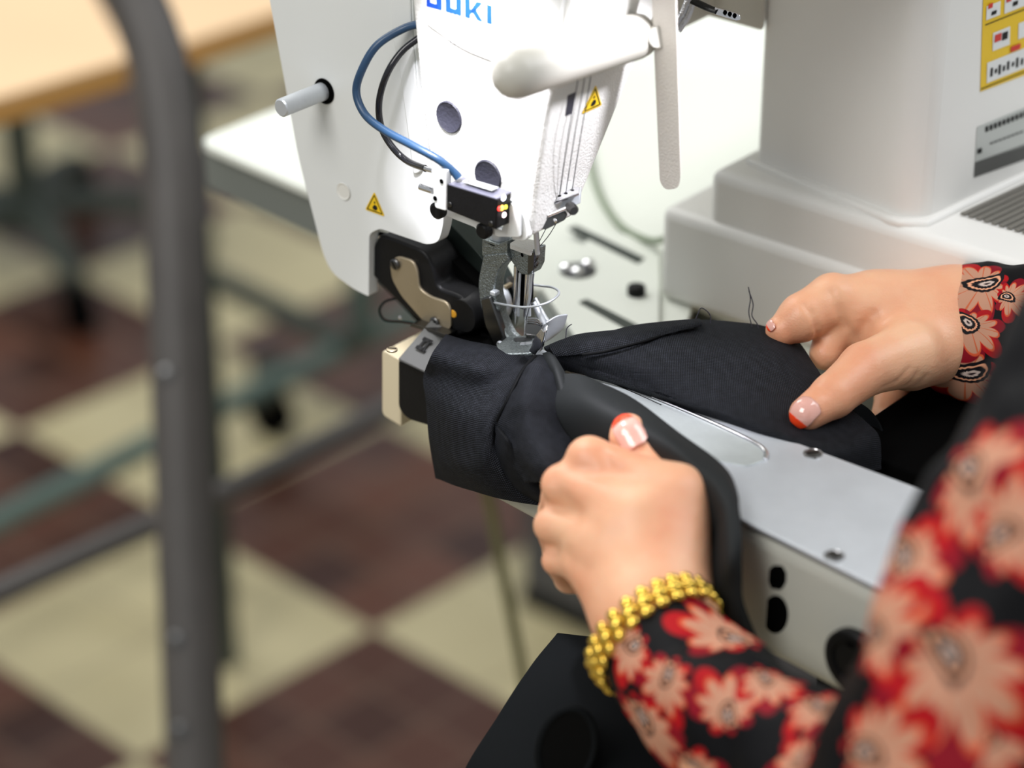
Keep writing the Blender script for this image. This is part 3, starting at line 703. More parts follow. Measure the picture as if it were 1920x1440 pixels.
# -- head to arm junction: chrome tension fittings at the top
for k, (x, y) in enumerate(((1150, 6), (1162, 4), (1174, 4))):
    lathe('tension_knob', P(x, y - 10, 1.165), -v, [(0, .0034), (.004, .0034), (.005, .0026), (.005, 0)], MAT['darksteel'], sm, 20)
tube('tension_bar', [P(1150, -6, 1.16), P(1230, 6, 1.15)], 0.0016, MAT['steel'], sm, sm=0)
for k in range(3): tube('thread_eyelet', [P(1113 + k * 11, 34 + k * 3, 1.118), P(1114 + k * 11, 12 + k * 3, 1.118), P(1118 + k * 11, 9 + k * 3, 1.118), P(1120 + k * 11, 14 + k * 3, 1.118)], 0.0003, MAT['darksteel'], sm, 8)
for k in range(2):
    pth = [P(1262 + k * 9, 52 + k * 5, 1.2), P(1282 + k * 9, 22 + k * 4, 1.2), P(1300 + k * 9, -30, 1.2)]
    tube('braided_hose', pth, 0.0019, mat('braided_steel_hose', (0.6, 0.6, 0.63), 0.3, 0.9, bump=1.0, bscale=1200) if k == 0 else bpy.data.materials['braided_steel_hose'], sm, 12)
tg = tube('thread_guide_arm', [P(1300, 2, 1.19), P(1330, 16, 1.185), P(1348, 22, 1.18)], 0.0022, MAT['black'], sm, 12, squash=(0.6, 1.3))
q = [P(x, y, 1.18) for x, y in round_poly([(1342, 12, 4), (1388, 25, 6), (1390, 36, 6), (1384, 39, 4), (1342, 26, 3)], 4)]
gp = prism_w('thread_guide_plate', q, -v * 0.001, MAT['bright'], sm, 0.0003)
for x in (1360, 1369, 1378): disc('eyelet_hole', P(x, 18 + (x - 1345) * .32, 1.1775), -v, 0.0011, 0.0002, MAT['blackmat'], gp)
# -- long lifting lever with its roller handle
lv0 = P(1247, 350, 1.145)
def LV(x, y): return PLN(x, y, lv0, (v * 0.93 - u * 0.0 + RT * 0.0).normalized())
lev = prism_w('lever', [LV(x, y) for x, y in round_poly([(1216, -140, 1), (1264, -140, 1), (1276, 335, 16), (1272, 353, 14), (1248, 357, 14), (1237, 342, 12)], 4)], v * 0.006 - u * 0.004, MAT['lever'], sm, 0.0018, 4)
hb = LV(1226, 68); 
hdir = (P(940, 145, 1.055) - P(1205, 62, 1.13)).normalized()
h0 = P(1205, 64, 1.125); h1 = P(935, 148, 1.055); L_ = (h1 - h0).length; hdir = (h1 - h0).normalized()
hr = 0.0108
lathe('lever_handle', h0, hdir, [(0.0, 0.0), (0.0, hr * .80), (0.002, hr * 0.95), (0.006, hr)] + [(L_ * t_, hr * (1 + 0.08 * t_)) for t_ in (.3, .6, .8)] + [(L_ - hr * 1.08 + hr * 1.08 * math.sin(a), hr * 1.08 * math.cos(a)) for a in np.linspace(0, math.pi / 2, 9)], MAT['handle'], lev, 48)
lathe('handle_stud', hb, (h0 - hb), [(-0.004, hr * 0.45), ((h0 - hb).length + 0.001, hr * 0.45)], MAT['handle'], lev, 24)
# -- edge sensor with its two cables and bracket
SO = -0.038
def S2(x, y): return V(x, y, SO)
br = plate('sensor_bracket', [(808, 318, 4), (842, 322, 4), (842, 392, 1), (940, 432, 1), (958, 380, 2), (974, 396, 3), (974, 445, 4), (935, 444, 2), (818, 398, 5), (808, 376, 4)], SO + 0.0095, 0.0016, MAT['cover'], sm, 3, 0.0006)
plate('bracket_tab', [(808, 315, 4), (836, 320, 3), (836, 396, 3), (815, 390, 5)], SO - 0.001, 0.004, MAT['cover'], br, 3, 0.0006)
for x, y in ((828, 340), (816, 372)): disc('bracket_hole', V(x, y, SO - 0.0011), -v, 0.0012, 0.0002, MAT['blackmat'], br)
A = S2(838, 345); B = S2(932, 385)
sb = prism_w('edge_sensor', [A, PLN(932, 372, A, v) * 1.0, S2(930, 431), S2(838, 394)], v * 0.0105, MAT['black'], sm, 0.0006)
ctop = [S2(842, 340), S2(930, 369)]
prism_w('sensor_cover', [S2(840, 344), S2(932, 372), S2(932, 376), S2(840, 348)], v * 0.0108 , mat('grey_lens_cover', (0.10, 0.10, 0.13), 0.25, coat=0.5), sb, 0.0004)
lc = [S2(858, 349) + v * .003, S2(914, 366) + v * .003, S2(914, 366) + v * .008, S2(858, 349) + v * .008]
prism_w('sensor_label', [q + ez * 0.0012 for q in lc], ez * 0.0002, MAT['silverlabel'], sb)
for k in range(5): prism_w('label_mark', [lc[0] + u * (.0015 + .0024 * k) + v * .0012 + ez * .0014, lc[0] + u * (.003 + .0024 * k) + v * .0012 + ez * .0014, lc[0] + u * (.003 + .0024 * k) + v * .0034 + ez * .0014, lc[0] + u * (.0015 + .0024 * k) + v * .0034 + ez * .0014], ez * .0001, MAT['greylabel'], sb)
def SE(x, y, k=0.0003): return PLN(x, y, S2(932, 372) + u * k, u)
for nm, x, y, r, c, s_ in (('white', 944, 371, .0016, (0.8, 0.85, 1), 2.5), ('yellow', 948, 388, .0011, (0.75, 0.7, 0.05), 2.2), ('orange', 941, 390, .0014, (1, 0.45, 0.08), 3.5), ('red', 936, 391, .0012, (1, 0.04, 0.03), 3.0), ('white', 945, 403, .0014, (1, 0.75, 0.8), 3.0)):
    lathe('indicator_led', SE(x, y), u, [(0, r), (0.0005, r * .8), (0.0008, 0)], emis('led_' + nm, c, s_), sb, 20)
for x, y in ((844, 383), (921, 419)): screw('sensor_screw', V(x, y, SO - .0002), -v, 0.0013, 0.0006, sb)
lathe('standoff', V(826, 392, SO + .006), -v, [(0, .0042), (.003, .0042), (.004, .003), (.004, 0)], MAT['black'], br)
lathe('standoff', V(912, 430, SO + .008), -v, [(0, .0040), (.003, .0040), (.004, .003), (.004, 0)], MAT['black'], br)
tube('sensor_pin', [V(788, 350, SO), V(812, 358, SO)], 0.0016, MAT['bright'], br, sm=0)
cb = [V(790, 44, -.012), V(756, 54, -.016), (V(708, 84, -.026)), V(680, 128, -.032), V(668, 172, -.034), V(684, 214, -.036), V(720, 244, -.038), V(772, 272, -.040), V(820, 298, -.038), V(850, 322, SO + .004), V(860, 334, SO + .005)]
tube('blue_cable', cb, 0.0020, MAT['blue'], sm, 16)
cb = [V(790, 68, -.012), V(754, 96, -.020), V(726, 138, -.027), V(711, 190, -.028), V(715, 238, -.028), V(736, 276, -.028), V(764, 302, -.028), V(798, 316, SO)]
tube('black_tube', cb, 0.0017, MAT['blackcable'], sm, 16)
tube('tube_fitting', [V(797, 315.5, SO), V(812, 320, SO)], 0.0013, MAT['bright'], sm, sm=0)
# -- belt driven puller behind the needle
PO = -0.006
hs = [(694, 470, 8), (712, 440, 8), (740, 448, 10), (795, 470, 22), (812, 500, 14), (820, 540, 14), (866, 556, 30), (890, 586, 30), (886, 622, 20), (850, 632, 8), (806, 618, 10), (750, 572, 10), (694, 512, 6)]
pl = plate('puller_housing', hs, PO, 0.020, MAT['black'], sm, 8, 0.0015)
plate('housing_plate', [(730, 492, 10), (744, 480, 8), (774, 489, 12), (782, 508, 8), (786, 542, 10), (806, 556, 8), (836, 566, 8), (845, 580, 8), (845, 614, 9), (836, 622, 8), (795, 605, 6), (752, 556, 10), (734, 524, 10)], PO - 0.0018, 0.0018, MAT['tan'], pl, 6, 0.0006)
for x, y in ((742, 495), (816, 604)): screw('plate_screw', V(x, y, PO - .002), -v, 0.0030, 0.0016, pl, sa=x)
lathe('sight_lens', V(851, 588, PO - .0002), -v, [(0, .0024), (.0008, .0018), (.001, 0)], MAT['amber'], pl)
pc = V(868, 592, PO)
def ringl(name, c, off0, prof, m): return lathe(name, c + v * off0, v, prof, m, pl, 48)
ringl('bearing_cap', pc, -0.0006, [(0, 0), (0, .0085), (.001, .0092), (.012, .0098), (.022, .0098)], MAT['black'])
ringl('bearing_ring', pc, .021, [(0, .0090), (0, .0105), (.001, .0112), (.004, .0112), (.005, .0104), (.005, 0)], MAT['steel'])
ringl('bearing_ring', pc, .028, [(0, .0100), (0, .0115), (.0012, .0125), (.005, .0125), (.006, .0112), (.006, 0)], MAT['darksteel'])
for k in range(7):
    a = k * 0.9; q = pc + v * .024 + (u * math.cos(a) + ez * math.sin(a)) * .0118
    ubox('ring_tooth', q - u * .001 - ez * .001, .002, .005, .002, MAT['tan'], pl, 0.0003)
lathe('puller_wheel', V(926, 574, .022), v, [(0, .004), (0, .0140), (.0012, .0155), (.009, .0155), (.010, .0140), (.010, 0)], mat('grey_rubber_wheel', (0.30, 0.33, 0.31), 0.55), pl, 64)
# belt guard: band of dark metal running from the cover down to the bed
plate('belt_guard', [(796, 440, 3), (828, 404, 6), (846, 422, 6), (900, 478, 20), (930, 522, 20), (946, 560, 10), (946, 610, 4), (900, 560, 10), (850, 500, 10)], 0.016, 0.012, mat('dark_green_steel', (0.03, 0.04, 0.036), 0.38, 0.6), sm, 6, 0.001)
plate('belt', [(786, 452, 2), (808, 450, 3), (905, 545, 6), (935, 600, 4), (930, 625, 3), (900, 590, 8), (850, 525, 8)], 0.008, 0.008, MAT['blackmat'], sm, 5, 0.0005)
plate('drive_shaft_housing', [(784, 500), (850, 505, 12), (884, 560, 12), (830, 560)], 0.013, 0.006, MAT['darksteel'], sm, 4, 0.001)
plate('housing_back', [(700, 436), (800, 452), (860, 520), (905, 600), (905, 650), (800, 622), (700, 520)], 0.024, 0.004, MAT['blackmat'], sm, 6, 0.0005)
tube('small_wire', [V(742, 560, 0.0), V(722, 566, 0), V(712, 582, 0), V(722, 600, 0), V(752, 603, 0), V(775, 606, 0)], 0.0006, MAT['blackmat'], pl, 8)
lathe('wire_tip', V(750, 596, -.002), -v, [(0, .0011), (.0006, .0007), (.0008, 0)], MAT['bright'], pl, 16)
disc('motor_shaft', V(704, 470, .004), -v, 0.006, 0.01, MAT['black'], sm)
tube('tie_bar', [V(712, 452, .006), V(740, 440, .006)], 0.0022, MAT['tan'], sm, sm=0)
# -- presser foot
FO = 0.0
head_ = plate('presser_block', [(904, 452, 2), (925, 462, 1), (951, 452, 1), (951, 478, 2), (940, 492, 6), (912, 486, 6), (904, 478, 2)], FO - .004, 0.012, MAT['cast'], sm, 3, 0.0008)
prism_w('block_top', [V(904, 453, FO - .004), V(938, 464, FO - .004), V(938, 464, FO - .004) + v * .012, V(904, 453, FO - .004) + v * .012], ez * 0.0015, MAT['cast'], head_, 0.0004)
lathe('presser_bar', V(922, 452, FO - .004) + v * .006, ez, [(-0.002, .0044), (.0035, .0044), (.0042, .0036), (.0042, 0)], MAT['steel'], head_, 32)
lg = plate('presser_leg', [(906, 478, 4), (950, 474, 4), (955, 488, 4), (938, 500, 10), (928, 525, 14), (926, 555, 10), (934, 578, 6), (932, 590, 6), (950, 630, 10), (962, 640, 4), (950, 664, 6), (934, 656, 6), (914, 612, 14), (900, 572, 14), (895, 530, 18)], FO - .0045, 0.0075, MAT['cast'], sm, 8, 0.0016, 4)
plate('leg_web', [(900, 560, 6), (918, 556, 4), (934, 600, 10), (948, 645, 4), (930, 655, 6), (908, 610, 8)], FO - .0062, 0.004, MAT['darksteel'], lg, 6, 0.0012)
ubox('wire_anchor', V(918, 553, FO - .007), 0.0034, 0.004, 0.0022, MAT['steel'], lg, 0.0005)
screw('leg_screw', V(939, 645, FO - .0072), -v, 0.0018, 0.0016, lg, MAT['steel'])
FZ = BZ + 0.0095
def fz(x, y, z=FZ): return Z(x, y, z)
ft = prism_w('presser_foot', [fz(x, y) for x, y in round_poly([(930, 648, 4), (952, 630, 3), (1006, 628, 6), (1022, 640, 4), (1016, 652, 6), (992, 662, 6), (940, 664, 8)], 4)], -ez * 0.0022, MAT['cast'], sm, 0.0006, 3)
zplate('foot_slot', [(962, 634), (980, 632), (998, 634), (996, 638), (966, 640)], FZ + 0.0003, 0.0006, MAT['darksteel'], ft, 2, 0)
zplate('foot_slot', [(976, 642), (1000, 640), (998, 645), (974, 647)], FZ + 0.0003, 0.0006, MAT['bright'], ft, 2, 0)
# curled lips of the foot
def lip(name, rows, m, th=0.0009): return patch(name, rows, m, ft, th, 6)
dF = lambda x, y: (fz(x, y) - CAM).dot(FW)
lip('front_lip', pxrows([[(992, 656, 1.180), (1004, 664, 1.177), (1018, 652, 1.174)], [(1004, 632, 1.171), (1016, 646, 1.169), (1022, 626, 1.168)], [(1016, 616, 1.166), (1022, 620, 1.165), (1027, 611, 1.165)]]), MAT['bright'])
lip('rear_lip', pxrows([[(1006, 650, 1.186), (1020, 642, 1.188), (1036, 632, 1.192)], [(1022, 612, 1.184), (1038, 620, 1.188), (1056, 614, 1.192)], [(1024, 604, 1.182), (1044, 592, 1.186), (1064, 589, 1.190)]]), MAT['steel'])
tube('foot_strut', [V(1001, 568, .010), V(1012, 592, .008), V(1022, 612, .004)], 0.0016, MAT['steel'], ft, 10)
tube('foot_strut', [V(1003, 560, .013), V(1020, 592, .011), V(1030, 606, .008)], 0.0012, MAT['steel'], ft, 10)
zplate('rear_foot', [(984, 606), (1016, 598), (1030, 612), (1010, 628), (984, 626)], FZ + 0.002, 0.0015, MAT['darksteel'], ft, 4, 0.0005)
for k in range(3): tube('foot_spring', [P(990, 598 + k * 4, 1.192), P(1005, 598 + k * 4.5, 1.186), P(1016, 607 + k * 2, 1.183)], 0.0005, MAT['bright'], ft, 6)
# -- needle clamp, needle bar and needles
nc = plate('needle_clamp', [(954, 456, 2), (976, 462, 1), (992, 468, 1), (1004, 468, 2), (1002, 500, 3), (994, 516, 4), (976, 514, 4), (962, 494, 3), (955, 484, 2)], FO - .002, 0.008, MAT['cast'], sm, 2, 0.0008)
plate('clamp_side', [(990, 476, 2), (1002, 474, 2), (1000, 506, 3), (989, 516, 3)], FO - .0028, 0.003, MAT['darksteel'], nc, 2, 0.0004)
for x, y in ((960, 462), (979, 478)): prism_w('clamp_hole', [V(x + 2.2 * math.cos(a) , y + 4.0 * math.sin(a + .5), FO - .00215) for a in np.linspace(0, 6.28, 12)[:-1]], -v * .0002, MAT['blackmat'], nc)
zplate('clamp_top', [(955, 456), (975, 444), (1012, 452), (1014, 462), (994, 470)], V(985, 462, FO).z + .001, 0.003, MAT['casting'], nc, 3, .0005)
tube('needle_bar', [V(985, 500, .006), V(985, 556, .006), V(984, 575, .006)], [.0042, .0040, .0030], MAT['blackmat'], nc, sm=0, n=20)
for k, (x0, y0, x1, y1, x2, y2) in enumerate(((968, 498, 966, 590, 966, 608), (989, 505, 985, 600, 983, 636), (997, 500, 989, 585, 988, 606))):
    ndl = tube('needle', [V(x0, y0, .001), V((x0 + x1) / 2, (y0 + y1) / 2, .001), V(x1, y1 - 8, .001)], .0012, MAT['bright'], nc, 14, 0)
    tube('needle_shank', [V(x1, y1 - 9, .001), V(x1, y1, .001), V(x2, y2, .001)], [.0010, .0006, .00015], MAT['bright'], ndl, 10, 0)
for k, (x0, x1) in enumerate(((975, 972), (994, 993), (1000, 990))):
    tube('clamp_rod', [V(x0, 512, -.001), V(x1, 575, 0.0), V(x1, 592, .001)], .0007, MAT['steel'], nc, 10, 0)
for k, (x, y) in enumerate(((1003, 482), (1003, 494))):
    lathe('clamp_screw', V(x, y, -.001), u, [(0, .0016), (.0012, .0016), (.0016, .001), (.0016, 0)], MAT['darksteel'], nc, 16)
# wire loop finger guard
tube('finger_guard_wire', [V(926, 567, -.004), V(950, 572, -.010), V(985, 576, -.013), V(1020, 570, -.010), V(1042, 558, -.002), V(1048, 547, .008), V(1036, 539, .016), V(1016, 536, .018), V(1000, 534, .016)], .00062, MAT['steel'], sm, 10)
tube('guard_rod', [P(958, 372, 1.145), P(972, 364, 1.142), P(986, 352, 1.140), P(994, 348, 1.139), P(998, 356, 1.139), P(1003, 420, 1.150), P(1008, 476, 1.160)], .0012, MAT['steel'], sm, 12)
tube('guard_rod', [P(1000, 362, 1.141), P(1006, 420, 1.151), P(1011, 474, 1.161)], .0007, MAT['darksteel'], sm, 10)
# lower white tongue of the head, beside the sensor
plate('head_tongue', [(952, 372, 4), (976, 386, 4), (992, 444, 6), (984, 452, 5), (960, 450, 4)], HO - .006, .003, MAT['cover'], sm, 3, .0008)
prism_w('tongue_hole', [V(971 + 3 * math.cos(a), 426 + 5 * math.sin(a - .5), HO - .0063) for a in np.linspace(0, 6.28, 14)[:-1]], -v * .0003, MAT['plug'], sm)
# thread guide bracket at the lower right of the head
tgz = Vector((0, 0, 0))
tb2 = prism_w('thread_guide', [P(x, y, d) for x, y, d in ((1030, 370, 1.143), (1040, 380, 1.146), (1086, 362, 1.145), (1088, 350, 1.151), (1078, 350, 1.153))], -ez * 0.0012, MAT['bright'], sm, .0004)
for x, y in ((1049, 368), (1061, 363), (1073, 357)): disc('guide_hole', P(x, y, 1.145), ez, .0009, .0003, MAT['blackmat'], tb2)
prism_w('guide_back', [P(x, y, 1.151) for x, y in ((1030, 374), (1088, 352), (1086, 382), (1028, 406))], v * .0012, MAT['steel'], tb2, .0003)
prism_w('guide_lip', [P(x, y, 1.147) for x, y in round_poly([(1022, 410, 2), (1060, 394, 2), (1065, 402, 3), (1060, 412, 3), (1024, 430, 3), (1018, 428, 3)], 2)], -v * .001, MAT['darksteel'], tb2, .0003)
lathe('rivet', P(1041, 414, 1.1455), -v, [(0, .0013), (.0003, .0012), (.0005, .0006), (.0005, 0)], MAT['bright'], tb2, 20)
tube('guide_bar', [P(1028, 404, 1.146), P(1062, 390, 1.144)], .0011, MAT['bright'], tb2, sm=0)
lathe('guide_screw', P(1070, 388, 1.143), (u * .8 - v * .5).normalized(), [(-0.002, .002), (0, .0026), (.004, .0026), (.005, .002), (.005, 0)], MAT['darksteel'], tb2, 24)
# -- needle threads
thr = []
def strand(name, pts, r, label, group=None, cat='thread'):
    o = tube(name, pts, r, MAT['thread'], None, 6, 6); tag(o, label, cat, group or 'needle threads'); return o
for k, (xt, xb, yb, nm) in enumerate(((1087, 1049, 366, 'leftmost of the three threads running down the head into the guide'), (1099, 1061, 361, 'middle one of the three threads running down the head into the guide'), (1110, 1073, 355, 'rightmost of the three threads running down the head into the guide'))):
    strand('sewing_thread', [fpt(xt + 9, 40, .004), fpt(xt - 2, 140, .004), fpt((xt + xb) / 2 - 2, 250, .005), P(xb, yb, 1.1445)], .00022, 'dark sewing thread, ' + nm)
strand('sewing_thread', [P(1040, 400, 1.153), P(1022, 432, 1.162), P(1004, 470, 1.168), P(1001, 500, 1.170), P(996, 560, 1.178), P(986, 600, 1.185)], .00022, 'dark thread from the small black guide lip down along the needle bar')
strand('sewing_thread', [P(1048, 410, 1.154), P(1030, 440, 1.163), P(1012, 462, 1.166)], .00022, 'short slanting thread from the guide lip to the needle clamp, rightmost')
# ================================================================ BLACK CLOTH BEING SEWN
cl = thing('trouser_leg', tuple(P(960, 800, 1.16)), 'black woven trouser hem stretched around the sewing arm by both hands', 'garment')
def hang(x, y, off=-0.050): return V(x, y, off)
def top_(x, y, h=0.0): return Z(x, y, BZ + 0.0045 + h)
R_ = []
# draped band at the left: over the bed end and down its near side
R_ = [[top_(836, 628, .002), top_(880, 640, .003), top_(925, 650, .004), top_(965, 664, .003), top_(1000, 668, .002)],
      [top_(812, 664, .001), top_(858, 678, .003), top_(905, 690, .005), top_(950, 690, .004), top_(990, 684, .002)],
      [V(796, 704, -.036), V(842, 716, -.041), V(890, 728, -.044), V(935, 722, -.041), V(975, 706, -.036)],
      [V(800, 750, -.040), V(840, 766, -.050), V(886, 784, -.056), V(922, 776, -.054), V(948, 762, -.048)],
      [V(806, 812, -.041), V(842, 826, -.052), V(884, 838, -.060), V(915, 822, -.060), V(932, 802, -.052)],
      [V(812, 862, -.040), V(846, 876, -.052), V(890, 884, -.062), V(922, 868, -.062), V(940, 842, -.053)],
      [V(818, 896, -.038), V(870, 914, -.050), V(925, 930, -.058), V(975, 942, -.056), V(1012, 948, -.052)]]
patch('left_panel', R_, MAT['weave'], cl, 0.0014, 8, disp=lambda c: 0.0006 * noise.noise(c * 60))
# underside of the band that turns back beneath (dark inside)
R_ = [[V(818, 890, -.034), V(900, 915, -.034), V(1010, 940, -.030)], [V(812, 800, -.030), V(900, 810, -.030), V(1000, 830, -.028)]]
patch('left_lining', R_, MAT['lining'], cl, 0.001, 4)
# second fold: tube that twists from the presser foot towards the left hand
R_ = [[P(998, 666, 1.176), P(1012, 664, 1.172), P(1030, 672, 1.172)],
      [P(972, 702, 1.160), P(1000, 690, 1.148), P(1040, 710, 1.150)],
      [P(948, 752, 1.154), P(990, 738, 1.136), P(1048, 752, 1.142)],
      [P(934, 800, 1.156), P(985, 790, 1.130), P(1056, 800, 1.138)],
      [P(944, 842, 1.150), P(1010, 850, 1.120), P(1090, 858, 1.132)],
      [P(985, 905, 1.140), P(1050, 900, 1.112), P(1120, 905, 1.125)]]
patch('folded_panel', R_, MAT['weave'], cl, 0.0014, 8, disp=lambda c: 0.0024 * noise.noise(c * 55) + 0.0008 * noise.noise(c * 140))
tube('fold_seam', [P(1004, 668, 1.170), P(982, 692, 1.158), P(966, 722, 1.151), P(953, 748, 1.149), P(940, 772, 1.150), P(932, 790, 1.152)], .0010, MAT['weave'], cl, 10)
R_ = [[P(934, 800, 1.150), P(930, 860, 1.160), P(955, 915, 1.165), P(1012, 946, 1.165)],
      [P(950, 822, 1.140), P(958, 870, 1.146), P(985, 912, 1.150), P(1022, 938, 1.150)],
      [P(968, 846, 1.140), P(985, 880, 1.144), P(1010, 906, 1.146), P(1035, 925, 1.146)]]
patch('lower_fold', R_, MAT['weave'], cl, 0.0014, 8)
# seam tab between foot and smooth band
R_ = [[P(1018, 664, 1.172), P(1030, 662, 1.171), P(1040, 670, 1.17)], [P(1030, 700, 1.158), P(1042, 690, 1.150), P(1060, 705, 1.152)], [P(1040, 740, 1.146), P(1055, 738, 1.140), P(1064, 728, 1.144)]]
patch('seam_tab', R_, MAT['cloth'], cl, 0.0014, 6)
# smooth band running past the left hand and down over the bed side
R_ = [[P(1046, 704, 1.152), P(1040, 760, 1.140), P(1070, 820, 1.135), P(1120, 880, 1.13)],
      [P(1085, 704, 1.146), P(1100, 752, 1.122), P(1130, 810, 1.112), P(1170, 880, 1.11)],
      [P(1130, 722, 1.141), P(1165, 772, 1.108), P(1200, 830, 1.096), P(1220, 900, 1.10)],
      [P(1190, 752, 1.131), P(1232, 805, 1.096), P(1262, 860, 1.082), P(1270, 930, 1.09)],
      [P(1270, 812, 1.106), P(1302, 860, 1.076), P(1318, 910, 1.066), P(1310, 980, 1.08)],
      [P(1352, 872, 1.078), P(1360, 910, 1.058), P(1352, 955, 1.052), P(1335, 1020, 1.07)],
      [P(1380, 922, 1.062), P(1375, 962, 1.046), P(1358, 1010, 1.044), P(1330, 1060, 1.065)],
      [P(1388, 985, 1.044), P(1384, 1030, 1.038), P(1362, 1060, 1.040), P(1330, 1100, 1.06)],
      [P(1388, 1050, 1.040), P(1386, 1090, 1.042), P(1365, 1110, 1.046), P(1330, 1140, 1.06)],
      [P(1390, 1120, 1.046), P(1392, 1170, 1.050), P(1380, 1190, 1.056), P(1330, 1210, 1.07)],
      [P(1420, 1200, 1.058), P(1425, 1240, 1.062), P(1400, 1260, 1.068), P(1330, 1280, 1.08)]]
patch('smooth_band', R_, MAT['cloth'], cl, 0.0016, 8)
# right side panel behind the arm, held by the right hand
R_ = [[P(1020, 652, 1.182), P(1066, 634, 1.190), P(1130, 624, 1.194), P(1200, 610, 1.200), P(1300, 602, 1.205), P(1375, 606, 1.208), P(1440, 616, 1.210), P(1500, 646, 1.208)],
      [P(1024, 656, 1.178), P(1070, 652, 1.176), P(1135, 650, 1.176), P(1210, 640, 1.178), P(1310, 640, 1.180), P(1395, 650, 1.182), P(1465, 662, 1.184), P(1530, 690, 1.186)],
      [P(1030, 664, 1.176), P(1075, 668, 1.172), P(1140, 676, 1.168), P(1220, 688, 1.160), P(1320, 700, 1.160), P(1410, 716, 1.160), P(1500, 736, 1.165), P(1560, 742, 1.172)],
      [P(1035, 670, 1.176), P(1080, 680, 1.174), P(1145, 700, 1.170), P(1230, 730, 1.156), P(1330, 760, 1.142), P(1430, 780, 1.140), P(1530, 800, 1.142), P(1620, 790, 1.160)],
      [P(1040, 674, 1.180), P(1085, 688, 1.176), P(1150, 711, 1.170), P(1240, 742, 1.156), P(1340, 778, 1.142), P(1450, 818, 1.128), P(1550, 850, 1.122), P(1648, 820, 1.150)],
      [P(1042, 690, 1.188), P(1090, 710, 1.186), P(1160, 730, 1.180), P(1250, 770, 1.170), P(1350, 810, 1.155), P(1460, 850, 1.140), P(1560, 892, 1.130), P(1650, 880, 1.150)]]
patch('right_panel', R_, MAT['weave'], cl, 0.0014, 8, disp=lambda c: 0.0008 * noise.noise(c * 45))
# hem fold lying over the right panel with a stitched edge
R_ = [[P(1030, 652, 1.176), P(1080, 630, 1.184), P(1160, 620, 1.188), P(1240, 606, 1.194), P(1312, 600, 1.198)],
      [P(1034, 660, 1.170), P(1086, 648, 1.172), P(1166, 636, 1.176), P(1246, 618, 1.184), P(1316, 606, 1.192)],
      [P(1040, 668, 1.170), P(1092, 664, 1.170), P(1166, 652, 1.172), P(1244, 630, 1.180), P(1312, 612, 1.191)]]
patch('hem_fold', R_, MAT['weave'], cl, 0.0016, 8)
tube('hem_seam', [P(1092, 665, 1.168), P(1130, 660, 1.168), P(1170, 650, 1.169), P(1215, 638, 1.175), P(1260, 622, 1.184), P(1300, 616, 1.188)], .0008, MAT['weave'], cl, 8)
# far part of the leg hanging down behind the arm
R_ = [[P(1560, 740, 1.19), P(1620, 760, 1.19), P(1652, 800, 1.185), P(1655, 850, 1.18)],
      [P(1500, 800, 1.22), P(1600, 850, 1.20), P(1655, 880, 1.19), P(1650, 920, 1.185)],
      [P(1480, 900, 1.24), P(1560, 950, 1.23), P(1640, 980, 1.22), P(1650, 1000, 1.20)]]
patch('far_panel', R_, MAT['garment'], cl, 0.0014, 6)
def loose(name, px, d, label):
    q = [P(x, y, d) for x, y in px]; o = tube(name, q, .00028, MAT['thread'], None, 6, 6); tag(o, label, 'thread', 'loose thread ends on the cloth'); return o
loose('loose_thread', [(1403, 538), (1407, 560), (1404, 585), (1408, 605), (1412, 625)], 1.204, 'frayed black thread end standing up beside the right fingertip, left strand')
loose('loose_thread', [(1404, 545), (1412, 570), (1410, 592), (1420, 608), (1424, 625)], 1.204, 'frayed black thread end standing up beside the right fingertip, right strand')
loose('loose_thread', [(1302, 604), (1308, 590), (1314, 578), (1324, 582), (1332, 592), (1332, 606)], 1.198, 'small black loop of thread at the hem fold near the middle')
loose('loose_thread', [(1060, 648), (1062, 620), (1066, 612), (1072, 608)], 1.185, 'short thread end poking up just right of the presser foot')

# ================================================================ lower garment (rest of the trousers)
gm = thing('black_garment', tuple(P(1050, 1400, 1.12)), 'plain black garment bunched below the left wrist with an open round cuff', 'garment')
R_ = [[P(1046, 1187, 1.17), P(1085, 1192, 1.16), P(1135, 1198, 1.15), P(1180, 1210, 1.16)],
      [P(998, 1250, 1.16), P(1060, 1270, 1.135), P(1140, 1280, 1.13), P(1230, 1290, 1.14)],
      [P(938, 1335, 1.15), P(1020, 1370, 1.12), P(1130, 1380, 1.11), P(1280, 1380, 1.13)],
      [P(870, 1450, 1.14), P(980, 1500, 1.10), P(1120, 1510, 1.09), P(1320, 1500, 1.12)],
      [P(830, 1600, 1.15), P(960, 1640, 1.11), P(1120, 1650, 1.10), P(1340, 1640, 1.13)]]
patch('cloth_body', R_, MAT['garment'], gm, 0.002, 8, disp=lambda c: 0.0015 * noise.noise(c * 25))
ring = [P(1062 + 52 * math.cos(a) - 10 * math.sin(a), 1400 + 72 * math.sin(a), 1.085 + .012 * math.sin(a)) for a in np.linspace(0, 2 * math.pi, 21)[:-1]]
tube('cuff_hem', ring, .0018, MAT['garment'], gm, 10, 6, closed=True)
rin = [[q + FW * 0.0 for q in ring], [q + FW * .03 + ez * -.004 for q in ring]]
link('cuff_inside', grid_me([r_ + [] for r_ in rin], 4, closed_u=True), MAT['lining'], gm, smooth=True, mods=[('SOLIDIFY', dict(thickness=.001))])
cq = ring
link('cuff_lining', mesh_from(ring, [tuple(range(len(ring)))]), MAT['lining'], gm, mods=[('SOLIDIFY', dict(thickness=.001))])

